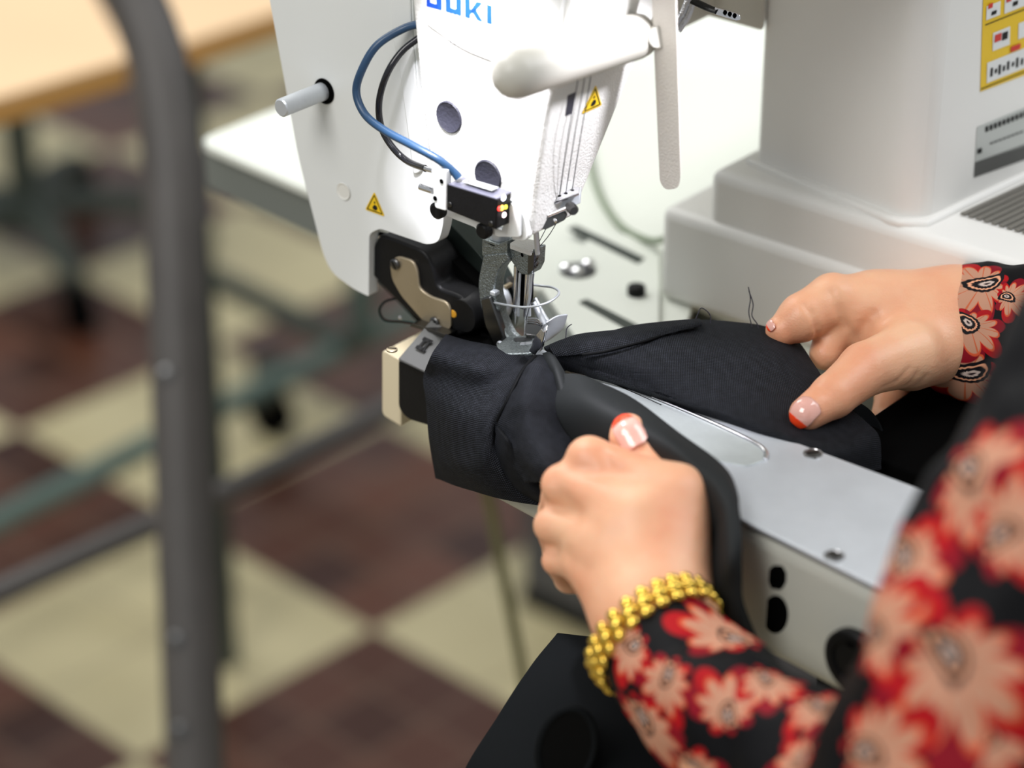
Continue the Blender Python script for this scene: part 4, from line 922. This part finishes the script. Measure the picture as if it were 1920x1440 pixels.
# ================================================================ PERSON: two hands in a printed blouse
pe = thing('person', tuple(P(1700, 1500, 0.92)), 'person in a black, red and peach paisley blouse guiding the cloth with both hands', 'person')
from mathutils.bvhtree import BVHTree
def build_hand(specs, palm, lo_pad=0.012, h=0.0009, kf=0.006, kff=0.0012, kp=.009, lines=()):
    """specs: finger chains, palm: cones, all as ((x,y,z),r); lines: skin creases as pixel polylines pressed into the surface"""
    pts = [q for c in list(specs) + list(palm) for q in c]
    lo = np.min([np.array(q[0]) - q[1] for q in pts], 0) - lo_pad; hi = np.max([np.array(q[0]) + q[1] for q in pts], 0) + lo_pad
    carve = []
    def fn(p):
        out = np.empty(len(p), np.float32)
        for s0 in range(0, len(p), 400000):
            q = p[s0:s0 + 400000]; pm = None
            for c in palm:
                d = chain(q, c, .004); pm = d if pm is None else smin(pm, d, kp)
            tot = None
            for d in [chain(q, c, .0025) for c in specs]:
                e = smin(d, pm, kf); tot = e if tot is None else smin(tot, e, kff)
            for (a_, b2, rr, dep) in carve:
                g = cone(q, a_, b2, 0.0, 0.0); tot = tot + dep * np.exp(-(g / rr) ** 2)
            out[s0:s0 + 400000] = tot
        return out
    v0, f0 = surfnet(fn, lo, hi, 0.002)
    bv = BVHTree.FromPolygons([Vector(q) for q in v0.tolist()], f0.tolist())
    def hit(x, y):
        r_ = ray(x, y); l, n, i, d = bv.ray_cast(CAM, r_.normalized()); return l, n
    for (pl_, rr, dep) in lines:
        hs_ = [hit(x, y)[0] for x, y in pl_]; hs_ = [q for q in hs_ if q is not None]
        for a_, b2 in zip(hs_[:-1], hs_[1:]):
            if (a_ - b2).length < 0.03: carve.append((tuple(a_), tuple(b2), rr, dep))
    vv, ff = surfnet(fn, lo, hi, h)
    bvf = BVHTree.FromPolygons([Vector(q) for q in vv.tolist()], ff.tolist())
    def hit2(x, y):
        l, n, i, d = bvf.ray_cast(CAM, ray(x, y).normalized()); return l, n
    hit2.bv = bvf
    return vv, ff, hit2
# ---- left hand (near, curled over the cloth)
L = dict(
 index=[H(1262, 925, 1.070, 50), H(1105, 862, 1.085, 43), H(1072, 905, 1.118, 36), H(1110, 960, 1.130, 33)],
 middle=[H(1195, 965, 1.062, 50), H(1056, 910, 1.085, 40), H(1045, 960, 1.118, 35), H(1095, 1000, 1.13, 32)],
 ring=[H(1150, 1010, 1.064, 46), H(1036, 985, 1.088, 34), H(1050, 1030, 1.118, 32), H(1110, 1050, 1.13, 30)],
 little=[H(1130, 1060, 1.068, 44), H(1044, 1050, 1.090, 27), H(1066, 1085, 1.112, 26), H(1110, 1095, 1.12, 25)],
 thumb=[H(1262, 985, 1.095, 52), H(1222, 885, 1.095, 41), H(1180, 818, 1.102, 36), H(1178, 806, 1.104, 31)])
Lp = [[H(1262, 1130, 1.052, 62), H(1268, 935, 1.072, 54)], [H(1230, 1150, 1.048, 66), H(1205, 970, 1.066, 52)],
      [H(1205, 1160, 1.048, 62), H(1150, 1010, 1.066, 50)], [H(1190, 1160, 1.055, 60), H(1112, 1050, 1.072, 44)],
      [H(1262, 1120, 1.075, 56), H(1265, 985, 1.10, 48)], [H(1170, 1050, 1.08, 60), H(1220, 960, 1.085, 55)],
      [H(1222, 1150, 1.050, 78), H(1290, 1260, 1.035, 92), H(1400, 1400, 1.00, 120)]]
Lc = [([(1038, 900), (1056, 935), (1080, 968)], .0040, .0009), ([(1016, 930), (1060, 950), (1110, 985)], .0045, .0008), ([(1024, 1030), (1060, 1040), (1100, 1068)], .0045, .0008), ([(1128, 850), (1140, 872), (1160, 880)], .003, .0010), ([(1150, 1010), (1200, 1100)], .006, .0006)]
# ---- right hand (far, pinching the panel)
Rr = dict(
 index=[H(1640, 590, 1.212, 76), H(1562, 563, 1.206, 50), H(1503, 596, 1.200, 45), H(1466, 620, 1.199, 31)],
 middle=[H(1650, 596, 1.230, 68), H(1600, 576, 1.220, 50), H(1566, 622, 1.210, 38), H(1548, 664, 1.206, 31)],
 ring=[H(1665, 606, 1.245, 62), H(1640, 600, 1.234, 46), H(1600, 640, 1.226, 33), H(1586, 662, 1.22, 28)],
 little=[H(1700, 660, 1.250, 46), H(1686, 710, 1.246, 36), H(1672, 744, 1.234, 31), H(1656, 778, 1.222, 23)],
 thumb=[H(1706, 664, 1.182, 62), H(1622, 692, 1.166, 50), H(1562, 742, 1.150, 42), H(1512, 776, 1.140, 33)])
Rp = [[H(1790, 590, 1.212, 80), H(1645, 588, 1.214, 78)], [H(1790, 600, 1.225, 80), H(1665, 600, 1.235, 72)],
      [H(1785, 634, 1.205, 74), H(1705, 662, 1.192, 66)], [H(1740, 640, 1.225, 60), H(1700, 680, 1.24, 44)],
      [H(1790, 606, 1.218, 92), H(1920, 606, 1.225, 98), H(2100, 600, 1.225, 110)]]
Rc = [([(1508, 572), (1522, 588), (1530, 612), (1530, 640)], .0016, .0013), ([(1560, 548), (1572, 580), (1586, 612), (1598, 630)], .0022, .0012),
      ([(1636, 590), (1622, 610), (1604, 640)], .0028, .0016), ([(1575, 590), (1582, 620)], .0016, .0006),
      ([(1522, 722), (1536, 732), (1546, 742)], .0010, .0006), ([(1530, 716), (1542, 726), (1552, 734)], .0010, .0005),
      ([(1655, 726), (1680, 716), (1705, 690)], .0013, .0005), ([(1668, 736), (1700, 722), (1720, 700)], .0013, .0005), ([(1690, 738), (1720, 722), (1735, 706)], .0013, .0005)]
hv, hf, hits = [], [], []
for sp, pm, cv, kw in ((list(L.values()), Lp, Lc, dict(kf=.010, kff=.0045, kp=.013)), (list(Rr.values()), Rp, Rc, dict(kf=.008, kff=.0022, kp=.011))):
    a, b_, ht = build_hand(sp, pm, lines=cv, **kw); hf.append(b_ + sum(len(q) for q in hv)); hv.append(a); hits.append(ht)
hv = np.concatenate(hv); hf = np.concatenate(hf)
me = bpy.data.meshes.new('body'); me.from_pydata(hv.tolist(), [], hf.tolist()); me.update()
bod = link('body', me, MAT['skin'], pe, smooth=True, mods=[('SMOOTH', dict(factor=0.5, iterations=6))])
def nail(hit, base, tipp, W2, parent, over=1.0):
    """curved nail plate laid on the fingertip between two pixels, with a painted free edge"""
    b0, n0 = hit(*base); b1, n1 = hit(*tipp)
    if n0.dot(FW) > 0: n0 = -n0
    if n1.dot(FW) > 0: n1 = -n1
    nrm = (n0 + n1).normalized(); d = b1 - b0; L_ = d.length * over; tip = (d - nrm * d.dot(nrm) * 0.2).normalized()
    sd_ = tip.cross(nrm).normalized(); nrm = sd_.cross(tip).normalized(); c = b0 + nrm * .0002
    for nm, y0, y1, m_ in (('fingernail', 0, .88, MAT['nail']), ('nail_polish', .84, 1.09, MAT['polish'])):
        rows = []
        for t_ in np.linspace(y0, y1, 7):
            w_ = W2 * (0.35 + 0.65 * math.sqrt(1 - (1 - min(1, t_ * 3.2)) ** 2)) * math.sqrt(max(0.04, 1 - max(0, (t_ - .60) / .52) ** 2))
            row = []
            for a in np.linspace(-1.2, 1.2, 9):
                q = c + tip * (L_ * t_) + sd_ * (w_ * math.sin(a)); l, n_, i_, d_ = hit.bv.ray_cast(q + nrm * .012, -nrm)
                base_ = l if (l is not None and (l - q).length < .006) else q + nrm * (w_ * .5 * (math.cos(a) - 1))
                row.append(base_ + nrm * (.0006 + .0004 * math.cos(a)))
            rows.append(row)
        link(nm, grid_me(rows, 2), m_, parent, smooth=True, mods=[('SOLIDIFY', dict(thickness=.0005, offset=1))])
nail(hits[0], (1197, 838), (1166, 789), .0068, bod, 1.08)
nail(hits[1], (1527, 752), (1492, 793), .0064, bod, .98)
nail(hits[1], (1452, 606), (1442, 616), .0032, bod, 1.0)

# ---- blouse sleeves as tubes of cloth with folds; (px, py, depth, radius px, radius factor)
def sleeve_me(stations, n=72, m=14, fold=0.004, seed=0, start=0.0, fscale=35):
    cs = cr([P(a, b_, d) for a, b_, d, r in stations], m); N = len(cs)
    rs = np.interp(np.linspace(0, len(stations) - 1, N), range(len(stations)), [r * d / F_PX for a, b_, d, r in stations])
    T = [(cs[min(i + 1, N - 1)] - cs[max(i - 1, 0)]).normalized() for i in range(N)]
    nr = (-FW - T[0] * (-FW).dot(T[0])).normalized(); rows = []; sacc = 0; ss = []
    for i in range(N):
        nr = (nr - T[i] * nr.dot(T[i])).normalized(); bi = T[i].cross(nr)
        if i: sacc += (cs[i] - cs[i - 1]).length
        ss.append(sacc); row = []
        for k in range(n):
            a = 2 * math.pi * k / n; d = nr * math.cos(a) + bi * math.sin(a); q = cs[i] + d * rs[i]
            w_ = min(1, max(0, (sacc - start) / 0.02))
            f_ = noise.noise(q * fscale + Vector((seed, 0, 0))) + 0.5 * noise.noise(q * fscale * 2.1 + Vector((0, seed, 0)))
            row.append(q + d * fold * w_ * f_)
        rows.append(row)
    vs = [q for r in rows for q in r]; fs = []
    for i in range(N - 1):
        for k in range(n): fs.append((i * n + k, (i + 1) * n + k, (i + 1) * n + (k + 1) % n, i * n + (k + 1) % n))
    me = mesh_from(vs, fs, fix=False); uvl = me.uv_layers.new(name='UVMap'); rm = float(np.mean(rs))
    for p in me.polygons:
        ks = [me.loops[li].vertex_index % n for li in p.loop_indices]; wrap = max(ks) - min(ks) > n / 2
        for li in p.loop_indices:
            i, k = divmod(me.loops[li].vertex_index, n); kk = k + n if (wrap and k == 0) else k
            kk2 = ((kk + n / 2) % n) if not wrap or kk < n else kk - n / 2
            kk2 = kk - n if kk > n / 2 and not (wrap) else kk
            ang = 2 * math.pi * (kk if kk <= n / 2 else kk - n) / n
            uvl.data[li].uv = (ss[i], ang * rm)
    me['rows'] = N; return me, rows, ss, rm, n
def uv_at(px, py, rows, ss, rm, n):
    best = (1e9, 0, 0)
    for i, r in enumerate(rows):
        for k in range(n):
            x, y = px_of(r[k]); d = math.hypot(x - px, y - py)
            c_ = (r[k] - CAM).dot(FW) * 1000 + max(0, d - 9) * 50
            if c_ < best[0]: best = (c_, i, k)
    i, k = best[1], best[2]; return ss[i], 2 * math.pi * (k if k <= n / 2 else k - n) / n * rm
# right cuff
st = [(1781, 612, 1.222, 116), (1830, 624, 1.216, 132), (1890, 632, 1.212, 138), (1990, 640, 1.205, 150), (2120, 660, 1.19, 165)]
me, rows, ss, rm, n_ = sleeve_me(st, fold=0.0022, seed=3, start=0.0)
ex = []
for (x, y, ang, rad) in ((1838, 532, 2.9, .0235), (1806, 700, 2.7, .0245), (1812, 615, 1.3, .0150), (1885, 560, .3, .012), (1905, 705, .4, .016)):
    a, b_ = uv_at(x, y, rows, ss, rm, n_); ex.append((a, b_, ang, rad))
link('blouse_sleeve', me, blouse_mat('paisley_print_cuff', ex, auto=False), pe, smooth=True, mods=[('SOLIDIFY', dict(thickness=.0009, offset=-1))])
# left forearm and upper arm sleeve
st = [(1236, 1205, 1.040, 112), (1285, 1268, 1.028, 132), (1360, 1340, 1.01, 142), (1470, 1410, .985, 142), (1600, 1500, .95, 185), (1740, 1530, .91, 250), (1840, 1380, .89, 265), (1910, 1200, .885, 262), (1985, 1020, .885, 262), (2080, 850, .89, 262), (2180, 650, .90, 270)]
me, rows, ss, rm, n_ = sleeve_me(st, n=96, m=16, fold=0.0055, seed=11, start=0.01, fscale=26)
ex = []
for (x, y, ang, rad) in ((1250, 1270, 1.4, .020), (1370, 1190, 2.9, .030), (1182, 1215, 1.9, .020), (1205, 1350, .9, .026), (1360, 1340, -2.2, .020), (1440, 1270, .5, .018), (1540, 1320, .3, .022), (1300, 1440, .9, .022), (1500, 1420, 2.2, .020), (1700, 1050, 2.6, .025), (1640, 1190, 1.1, .020), (1815, 880, 2.0, .022), (1885, 990, .9, .018), (1850, 1390, 1.0, .014), (1790, 1235, 2.4, .026), (1640, 1410, 1.2, .020)):
    a, b_ = uv_at(x, y, rows, ss, rm, n_); ex.append((a, b_, ang, rad))
link('blouse_sleeve', me, blouse_mat('paisley_print_sleeve', ex, auto=False), pe, smooth=True, mods=[('SOLIDIFY', dict(thickness=.0009, offset=-1))])

# ---- gold link bracelet round the left wrist
bc = P(1228, 1192, 1.045); bx = (P(1318, 1112, 1.05) - P(1140, 1290, 1.05)).normalized(); bax = (P(1290, 1262, 1.030) - P(1215, 1165, 1.048)).normalized()
bx = (bx - bax * bx.dot(bax)).normalized(); by = bax.cross(bx)
br_ = thing('gold_bracelet', tuple(bc), 'polished gold chain-link bracelet around the left wrist at the sleeve cuff', 'bracelet')
NL = 24; RB = 0.0302
for k in range(NL):
    a = 2 * math.pi * k / NL; d = bx * math.cos(a) + by * math.sin(a); t_ = bax.cross(d)
    for s_, rr in ((-1, .0030), (0, .0040), (1, .0030)):
        c = bc + d * RB + bax * (s_ * .0044) + t_ * (0.0016 * s_)
        if s_ == 0 or True:
            vs = []; fs = []
            ring = []
            for i in range(7):
                ph = -math.pi / 2 + math.pi * i / 6
                for j in range(10):
                    th = 2 * math.pi * j / 10
                    vs.append(c + t_ * (rr * 1.15 * math.cos(ph) * math.cos(th)) + bax * (.0030 * math.sin(ph)) + d * (rr * .8 * math.cos(ph) * math.sin(th)))
            for i in range(6):
                for j in range(10): fs.append((i * 10 + j, i * 10 + (j + 1) % 10, (i + 1) * 10 + (j + 1) % 10, (i + 1) * 10 + j))
            if s_ == -1: acc_v, acc_f = [], []
            o_ = len(acc_v); acc_v += vs; acc_f += [tuple(q + o_ for q in f_) for f_ in fs]
    link('link', mesh_from(acc_v, acc_f), MAT['gold'], br_, smooth=True)
rg = [H(1566, 652, 1.212, 1)[0]]
rc_ = Vector(P(1560, 655, 1.207)); ra = (P(1545, 662, 1.208) - P(1556, 618, 1.214)).normalized(); rx = RT - ra * RT.dot(ra); rx.normalize(); ry = ra.cross(rx)
rcen = P(1592, 640, 1.222); 
o = link('finger_ring', tube_me([rcen + rx * .0082 * math.cos(a) + ry * .0082 * math.sin(a) for a in np.linspace(0, 6.2832, 33)[:-1]], .0009, 10, closed=True), MAT['gold'], None)
tag(o, 'thin gold ring on a curled finger of the right hand', 'ring')

# ================================================================ BACKGROUND
# grey tube frame standing left: tall post with a bent top and low cross rails
fr = thing('tube_frame', tuple(P(370, 1440, 1.9)[:2]) + (0,), 'tall grey steel tube frame with bent top and low crosswise rail at left', 'frame')
pr = [P(322 + (y - 250) * .038 - 1, y, 1.9) for y in (1700, 1440, 1100, 800, 500, 330)] + [P(316, 240, 1.9), P(300, 130, 1.9), P(272, 40, 1.9), P(228, -40, 1.9), P(150, -100, 1.9)]
tube('post', pr, .0235, MAT['post'], fr, 28, 8)
for y in (700, 1200, 1370):
    disc('bolt', P(322 + (y - 250) * .038 - 26, y, 1.879), -FW, .006, .003, MAT['darksteel'], fr)
rz = .50
tube('rail', [Z(-200, 1200, rz), Z(150, 1042, rz), Z(430, 918, rz), Z(640, 812, rz), Z(800, 728, rz)], .0105, MAT['post'], fr, 20, 6)
tube('post_sleeve', [P(345, 270, 1.93), P(362, 300, 1.93), P(366, 390, 1.93), P(372, 420, 1.93)], .012, MAT['post'], fr, 20, 6)
# teal green floor frame with castors further back
tf = thing('wheeled_frame', tuple(Z(500, 840, 0)), 'teal green steel floor frame on black castors behind the grey post', 'frame')
tube('rail', [Z(-220, 1080, .13), Z(120, 915, .13), Z(420, 762, .13), Z(700, 628, .13), Z(820, 570, .13)], .0155, MAT['teal'], tf, 16, 6)
tube('brace', [Z(395, 520, .14), Z(520, 580, .14), Z(660, 648, .14)], .017, MAT['darkgreen'], tf, 16, 4)
tube('upright', [Z(680, 640, .13), Z(680, 640, .13) + ez * .5], .018, MAT['teal'], tf, 16, 0)
cw = Z(510, 815, 0)
lathe('castor_wheel', cw + ez * .034 - v * .015, v, [(0, 0), (0, .026), (.003, .034), (.027, .034), (.03, .026), (.03, 0)], MAT['blackmat'], tf, 40)
prism_w('castor_fork', [cw + ez * .05 - u * .014 - v * .02, cw + ez * .05 + u * .014 - v * .02, cw + ez * .05 + u * .014 + v * .02, cw + ez * .05 - u * .014 + v * .02], ez * .07, MAT['darksteel'], tf, .003)
cw2 = Z(-160, 1090, 0)
lathe('castor_wheel', cw2 + ez * .034, v, [(0, 0), (0, .026), (.003, .034), (.027, .034), (.03, .026), (.03, 0)], MAT['blackmat'], tf, 40)
# swivel chair base far left
sc = thing('swivel_chair', tuple(Z(60, 470, 0)), 'dark green five-arm swivel chair base on black castors under the wooden table', 'chair')
cc = Z(60, 500, 0)
tube('pedestal', [cc + ez * .07, cc + ez * .46], .024, MAT['darkgreen'], sc, 20, 0)
lathe('hub', cc + ez * .07, ez, [(0, .045), (.05, .040), (.055, .03)], MAT['darkgreen'], sc)
for k in range(5):
    a = k * 2 * math.pi / 5 + .15; d = Vector((math.cos(a), math.sin(a), 0))
    tube('base_arm', [cc + ez * .10, cc + d * .12 + ez * .10, cc + d * .24 + ez * .075], [.024, .022, .016], MAT['darkgreen'], sc, 14, 5)
    w_ = cc + d * .24
    lathe('castor_wheel', w_ + ez * .034 - Vector((-d.y, d.x, 0)) * .018, Vector((-d.y, d.x, 0)), [(0, 0), (0, .028), (.003, .034), (.033, .034), (.036, .028), (.036, 0)], MAT['blackmat'], sc, 32)
lathe('seat', cc + ez * .46 , ez, [(0, .05), (.012, .19), (.04, .2), (.06, .18), (.065, 0)], MAT['black'], sc)
# wooden tables
def wtable(px, z, label, legs):
    c = Z(px[0][0], px[0][1], z); t = thing('wooden_table', (c.x, c.y, 0), label, 'table', 'beech work tables in the background')
    ring = [Z(x, y, z) for x, y in round_poly(px, 20)]
    prism_w('tabletop', ring, -ez * .004, MAT['wood'], t, .001)
    prism_w('edge_band', [q - ez * .004 for q in ring], -ez * .024, MAT['woodedge'], t, .003)
    for x, y in legs:
        q = Z(x, y, z); tube('leg', [Vector((q.x, q.y, 0)), Vector((q.x, q.y, z - .028))], .014, MAT['darkgreen'], t, 16, 0)
wtable([(244, 108), (-500, 330), (-900, 80), (150, -60)], .78, 'large pale beech table with rounded orange edge at the far left', [(-300, 180), (-500, 60)])
wtable([(300, 95), (620, -12), (560, -150), (240, -60)], .76, 'second pale beech table between the grey post and the machine', [(345, 30), (335, -60)])
# grey pedestal and olive cord under the arm
pd = thing('machine_pedestal', tuple(Z(1060, 1190, .0)), 'blurred grey sheet metal pedestal below the sewing arm', 'pedestal')
a0 = Z(975, 1105, .02); 
prism_w('cabinet', [a0, a0 + u * .5, a0 + u * .5 + v * .34, a0 + v * .34], ez * .62, MAT['greybox'], pd, .01)
prism_w('plinth', [a0 - ez * .02, a0 + u * .5 - ez * .02, a0 + u * .5 + v * .34 - ez * .02, a0 + v * .34 - ez * .02], ez * .02, MAT['blackmat'], pd, 0)
o = tube('hanging_cord', [P(893, 700, 1.56), P(897, 790, 1.65), P(905, 880, 1.72), P(922, 960, 1.75), P(948, 1100, 1.76), P(968, 1200, 1.77), P(985, 1290, 1.78), P(1010, 1420, 1.80)], .0042, MAT['oliverod'], None, 12, 8)
tag(o, 'olive green cord hanging down below the sewing arm', 'cord')
# black block added for the unlit void behind the cloth on the right
prism_w('dark_void_block', [V(1560, 830, .06) , V(2300, 1108, .06), V(2300, 1108, .06) + v * .09, V(1560, 830, .06) + v * .09], -ez * .22, MAT['blackmat'], sm, .002)
